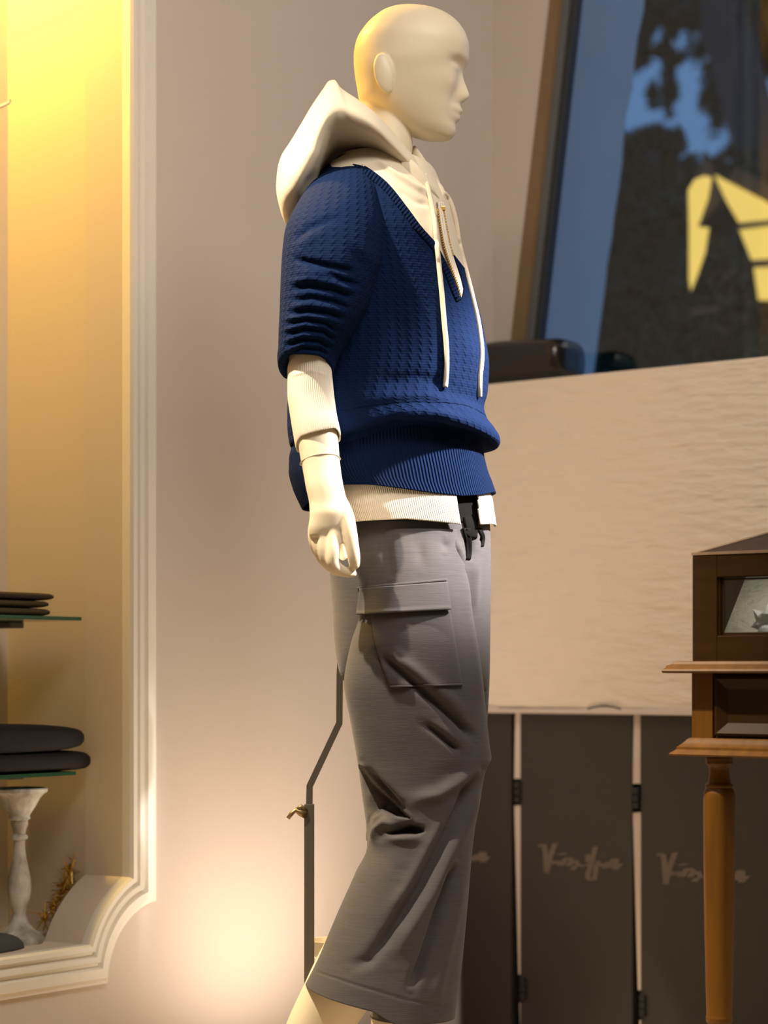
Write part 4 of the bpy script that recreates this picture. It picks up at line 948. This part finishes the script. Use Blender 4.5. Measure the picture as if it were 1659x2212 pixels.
# sleeve
slv = [(716, 372, 772, 352, 3.585, .02), (678, 394, 806, 376, 3.555, .055), (643, 442, 822, 424, 3.52, .082), (615, 505, 832, 505, 3.49, .094), (609, 560, 828, 560, 3.478, .096), (606, 620, 808, 630, 3.47, .092), (604, 680, 782, 692, 3.465, .086), (602, 730, 752, 745, 3.46, .078),
       (601, 772, 730, 785, 3.46, .070), (599, 792, 722, 806, 3.46, .066), (601, 808, 719, 816, 3.46, .064), (612, 812, 714, 818, 3.46, .058), (622, 800, 708, 806, 3.46, .052), (626, 780, 702, 788, 3.46, .050)]
V, Fc, UV = loft(slv, 300, 2.2, n=2.2)
N = normals(V, Fc); P = proj(V)
bw = -38*np.clip((P[:, 1]-660)/130, 0, 1)*np.clip((3.50-V[:, 1])/.09, 0, 1); V[:, 2] -= bw/F*3.42
SV = [([(835, 470), (842, 531), (835, 573), (812, 600), (795, 640), (768, 690)], 9, -.004),
      ([(624, 528), (666, 493), (710, 474), (742, 477)], 7, -.005), ([(630, 540), (680, 512), (720, 500)], 10, .004), ([(627, 557), (675, 567), (749, 583), (775, 592)], 6, -.010), ([(749, 522), (774, 557), (803, 605)], 10, -.006), ([(770, 515), (797, 555), (818, 590)], 12, .004),
      ([(698, 579), (736, 605), (787, 618)], 6, -.009), ([(624, 590), (690, 592), (735, 590)], 9, .005), ([(624, 624), (666, 618), (723, 627), (768, 646)], 5.5, -.009), ([(620, 610), (670, 603), (720, 612), (775, 632)], 6, .005),
      ([(627, 650), (672, 643), (723, 653), (762, 669)], 5.5, -.008), ([(618, 678), (666, 672), (714, 678), (749, 691)], 5.5, -.009), ([(608, 702), (659, 692), (704, 699), (736, 721)], 5.5, -.008),
      ([(611, 725), (659, 711), (700, 716), (730, 737)], 5, -.008), ([(611, 750), (653, 734), (691, 737), (720, 757)], 5, -.008), ([(611, 770), (653, 752), (691, 755), (715, 770)], 4.5, -.006),
      ([(618, 664), (666, 657), (720, 666), (756, 680)], 6, .004), ([(611, 690), (662, 682), (708, 688), (742, 705)], 6, .004), ([(611, 713), (659, 701), (702, 708), (733, 729)], 5, .004), ([(611, 738), (656, 723), (695, 727), (725, 747)], 5, .004), ([(611, 760), (653, 743), (691, 746), (718, 764)], 5, .004),
      ([(700, 400), (735, 440), (770, 480)], 22, .004), ([(700, 440), (660, 470)], 14, -.003)]
N = normals(V, Fc); V = strokes(V, N, [(p, w*1.15, a*.72) for p, w, a in SV])
sl = mesh_obj('sleeve', V, Fc, 'cable', uv=UV); part(sl, sw)
fs = mesh_obj('sleeve', *loft([(790, 400, 860, 400, 3.76, .03), (720, 470, 880, 470, 3.80, .075), (700, 600, 850, 600, 3.83, .085), (705, 760, 830, 760, 3.85, .07), (715, 800, 820, 800, 3.85, .06)], 60, 8)[:2], 'rib'); part(fs, sw)
swbvh = bvh_of(swb, sl, swr)
# ribbed neckband along the near side of the V and the far side
def offs(pl, w):
    pl = [Vector(p) for p in pl]; o1 = []; 
    for i, p in enumerate(pl):
        t = (pl[min(i+1, len(pl)-1)]-pl[max(i-1, 0)]).normalized(); ww = w(i/(len(pl)-1)) if callable(w) else w
        o1.append(p+Vector((-t.y, t.x))*ww)
    return o1
edge_l = smooth_line([Vector(p) for p in [[762, 352]]+yfront.tolist()[1:]], 6)
ow = offs(edge_l, lambda t: (20-6*t)*min(1, .15+t*8))
v, f, uv = patch(swbvh, offs(edge_l, 1.6), ow, .0035, 6, 90, .006, wave=lambda a, b: .0012-.006*(a**6))
nb = mesh_obj('neckband', v, f, 'ribv', uv=[(a, b*3.4) for a, b in uv] if False else uv); part(nb, sw)

# ---- hoodie: chest, hem, sleeve, hood
ho = bpy.data.objects.new('hoodie', None); C.objects.link(ho); part(ho)
hr = [(735, 340, 880, 335, D, .062), (700, 370, 935, 366, D, .098), (668, 410, 955, 408, D, .125), (655, 450, 973, 446, D, .142), (648, 500, 985, 500, D, .164), (646, 560, 998, 556, D, .176), (646, 640, 1020, 640, D, .176), (650, 720, 1036, 720, D, .17)]
V, Fc, UV = loft(hr, 220, 3.5, n=2.2); N = normals(V, Fc)
V = strokes(V, N, [([(810, 345), (857, 378), (905, 408), (925, 415)], 5, .006), ([(850, 405), (900, 436), (935, 446)], 6, -.004), ([(930, 450), (945, 540)], 9, .003)])
hc = mesh_obj('hoodie_body', V, Fc, 'cotton', uv=UV); part(hc, ho)
V, Fc, UV = loft([(690, 1050, 1038, 1050, D, .140), (694, 1080, 1058, 1074, D, .153), (700, 1110, 1064, 1110, D, .162), (710, 1139, 1068, 1138, D, .165)], 300, 2.5, n=2.3); N = normals(V, Fc); P = proj(V)
V[:, 2] -= np.interp(P[:, 0], [670, 770, 880, 940, 1003, 1030, 1068], [0, 0, -3, 4, 11, 8, 0])*np.clip((P[:, 1]-1080)/60, 0, 1)*np.clip(-N[:, 1]*2, 0, 1)/F*3.5
V[:, 2] += np.clip((V[:, 1]-D)/.08, 0, 1)*np.clip((P[:, 1]-1080)/60, 0, 1)*22/F*3.7
P = proj(V); cut = inpoly(P, [(986, 1020), (988, 1095), (994, 1126), (1004, 1153), (1006, 1190), (1039, 1190), (1036, 1140), (1031, 1112), (1028, 1020)]) & (N[:, 1] < .05)
Fa = np.array(Fc); keepF = Fa[~cut[Fa].any(1)]
v, f, uv = sub(V, keepF, UV); hh = mesh_obj('hoodie_hem', v, f, 'ribcotton', uv=uv); sd = hh.modifiers.new('s', 'SOLIDIFY'); sd.thickness = .003; sd.offset = 1; part(hh, ho)
# sleeve end of the hoodie on the forearm
cs = [(628, 765, 712, 768, 3.46, .047), (621, 800, 717, 806, 3.458, .0485), (621, 850, 722, 856, 3.453, .048), (627, 900, 729, 903, 3.445, .046), (633, 940, 733, 925, 3.438, .044), (638, 970, 736, 946, 3.434, .0425), (640, 976, 736, 951, 3.433, .041), (643, 972, 732, 948, 3.434, .038)]
V, Fc, UV = loft(cs, 120, 2.5, n=2.1); P = proj(V); V[:, 2] -= -26*np.clip((P[:, 1]-850)/90, 0, 1)*np.clip((3.445-V[:, 1])/.04, 0, 1)/F*3.4
N = normals(V, Fc); V = strokes(V, N, [([(628, 812), (670, 800), (710, 812)], 3, .0012)])
o = mesh_obj('sleeve', V, Fc, 'ribcotton', uv=UV); part(o, ho)
# hood
def hoodmod(t, u, w):
    k = min(1, max(0, (t-.40)/.10)); aw = np.abs(w)
    dent = np.clip(1-(aw/.62)**2, 0, 1)*k
    return np.where(u < 0, u*1.0+dent*1.15, u), w*(.90+.15*u)
hd = [(598, 402, 600, 432, D, .04), (602, 372, 609, 462, D, .085), (610, 348, 625, 482, D, .115), (628, 323, 652, 470, D, .140), (652, 287, 684, 420, D, .158), (676, 250, 705, 366, D, .168), (700, 216, 722, 338, D, .172), (712, 199, 738, 330, D, .172), (722, 196, 752, 330, D, .170), (735, 213, 770, 332, D, .168),
      (765, 234, 798, 338, D, .162), (795, 254, 825, 352, D, .152), (820, 273, 852, 374, D, .138), (852, 308, 884, 400, D, .120), (872, 330, 905, 415, D, .108), (888, 346, 920, 428, D, .098)]
V, Fc, UV = loft(hd, 200, 2.6, n=3.0, mod=hoodmod, cap=(True, False)); N = normals(V, Fc)
V = strokes(V, N, [([(650, 445), (675, 394), (707, 362), (749, 345), (793, 350), (826, 362), (857, 380)], 13, -.008), ([(616, 440), (640, 385), (672, 340), (715, 312), (770, 308), (815, 325)], 22, .005), ([(745, 250), (790, 285), (830, 325), (880, 375)], 16, .003)])
hob = mesh_obj('hood', V, Fc, 'cotton', uv=UV); part(hob, ho)
# crossing front of the hood edge: near placket going down, far side of the collar
V, Fc, UV = loft([(866, 322, 868, 402, 3.545, .012), (880, 338, 893, 415, 3.545, .016), (897, 352, 925, 424, 3.548, .018), (914, 372, 946, 432, 3.555, .020), (928, 398, 952, 438, 3.562, .016), (936, 430, 952, 446, 3.57, .008)], 60, 3, n=2.4, cap=(True, True))
o = mesh_obj('collar', V, Fc, 'cotton', uv=UV); part(o, ho)
V, Fc, UV = loft([(889, 322, 878, 352, 3.67, .012), (895, 316, 885, 375, 3.66, .020), (907, 329, 896, 400, 3.64, .024), (929, 363, 914, 425, 3.62, .026), (948, 392, 930, 442, 3.60, .024), (962, 415, 940, 452, 3.585, .018), (965, 430, 948, 456, 3.58, .008)], 60, 3, n=2.4, cap=(True, True))
o = mesh_obj('collar', V, Fc, 'cotton', uv=UV); part(o, ho)
cb = bvh_of(hc, swb, hob, nb)
# zip: cream tape, brass teeth, pull
tl = smooth_line([Vector(p) for p in [(944, 436), (950, 480), (957, 520), (966, 555), (979, 592), (989, 620), (996, 643)]], 4); tr_ = smooth_line([Vector(p) for p in [(958, 436), (965, 480), (972, 520), (980, 555), (992, 592), (1000, 620), (1002, 643)]], 4)
v, f, uv = patch(bvh_of(hc), tl, tr_, .010, 6, 60, .012); zt2 = mesh_obj('zip_tape', v, f, 'ribcotton', uv=uv); part(zt2, ho)
zb_ = bvh_of(zt2); mb = MB()
for pl, m0, m1 in (([(946, 452), (951, 485), (958, 524), (968, 558), (980, 592), (990, 620), (995, 640)], 0, .5), ([(958, 453), (964, 485), (971, 522), (979, 552)], 0, 1)):
    for i, p in enumerate(smooth_line([Vector(q) for q in pl], 2.6)):
        if i % 2: continue
        c = hit(zb_, p.x, p.y, .001, 3.50)[0]; mb.box(c.x-.0017, c.x+.0017, c.y-.0014, c.y+.001, c.z-.0011, c.z+.0011)
o = mb.build('zip_teeth', 'gold'); o['kind'] = 'stuff'; part(o, ho)
mb = MB(); c = hit(zb_, 957, 451, .002, 3.50)[0]; mb.box(c.x-.004, c.x+.004, c.y-.003, c.y+.001, c.z-.003, c.z+.004, .001); o = mb.build('zip_pull', 'gold'); part(o, ho)
# drawstrings
db = bvh_of(hc, swb, hob, nb, swr, sl)
def cord(pl, off, r, dmax):
    pts = []
    for p in smooth_line([Vector(q) for q in pl], 5):
        c = hit(db, p.x, p.y, off, dmax)[0]
        if c.y > dmax: c = W(p.x, p.y, dmax)
        pts.append(c)
    ysm = [p.y for p in pts]
    for _ in range(12): ysm = [min(ysm[i], (ysm[max(i-1, 0)]+ysm[i]+ysm[min(i+1, len(ysm)-1)])/3+.002) for i in range(len(ysm))]
    pts = [CAM+(p-CAM)*(y/p.y) for p, y in zip(pts, ysm)]
    mb = MB(); mb.tube(pts, r, 10); o = mb.build('drawstring', 'cotton', smooth=True); part(o, ho); return o
cord([(918, 378), (924, 405), (932, 440), (939, 480), (944, 530), (950, 590), (955, 640), (959, 690), (964, 745), (965, 790), (962, 836)], .006, .0042, 3.56)
cord([(958, 418), (966, 424), (976, 445), (985, 480), (992, 525), (1003, 570), (1013, 610), (1023, 650), (1032, 690), (1039, 735), (1041, 770), (1037, 815), (1036, 856)], .006, .0043, 3.60)

# support rod
rod = bpy.data.objects.new('support_rod', None); C.objects.link(rod); part(rod)
mb = MB(); mb.tube([W(741, 1300, 3.66), W(734, 1460, 3.66), W(733, 1562, 3.66), W(669, 1698, 3.66), W(668, 1745, 3.66)], .0056, 4, sq=True); o = mb.build('bent_tube', 'steel'); part(o, rod)
pb = W(668, 1737, 3.66); mb = MB(); mb.box(pb.x-.0085, pb.x+.0085, 3.66-.0085, 3.66+.0085, .012, pb.z, .001); o = mb.build('lower_tube', 'steel'); part(o, rod)
mb = MB(); mb.box(pb.x-.13, pb.x+.11, 3.56, 3.765, 0, .012, .003); o = mb.build('base_plate', 'steel'); part(o, rod)
mb = MB(); mb.tube([W(660, 1759, 3.655), W(648, 1755, 3.65), W(638, 1750, 3.648), W(630, 1757, 3.646), W(622, 1768, 3.645)], [.008, .006, .0042, .0038, .0034], 10); mb.tube([W(662, 1752, 3.655), W(650, 1742, 3.65), W(642, 1748, 3.648)], [.005, .004, .003], 8); o = mb.build('clamp_screw', 'brass', smooth=True); part(o, rod)

# tall cream vase behind the trouser leg
vb = W(722, 2030, 3.82); mb = MB(); hz = vb.z
mb.lathe([(.040, 0), (.042, .004), (.036, .05), (.040, hz*.55), (.038, hz-.034), (.0385, hz-.031), (.0365, hz-.030), (.046, hz-.003), (.047, hz), (.044, hz), (.035, hz-.03)], (0, 0, 0), 40)
o = mb.build('cream_vase', 'skin', smooth=True); autosmooth(o, 45); o.location = (vb.x, 3.82, 0); tag(o, 'tall cream vase with ridged neck standing behind the support rod', 'vase')
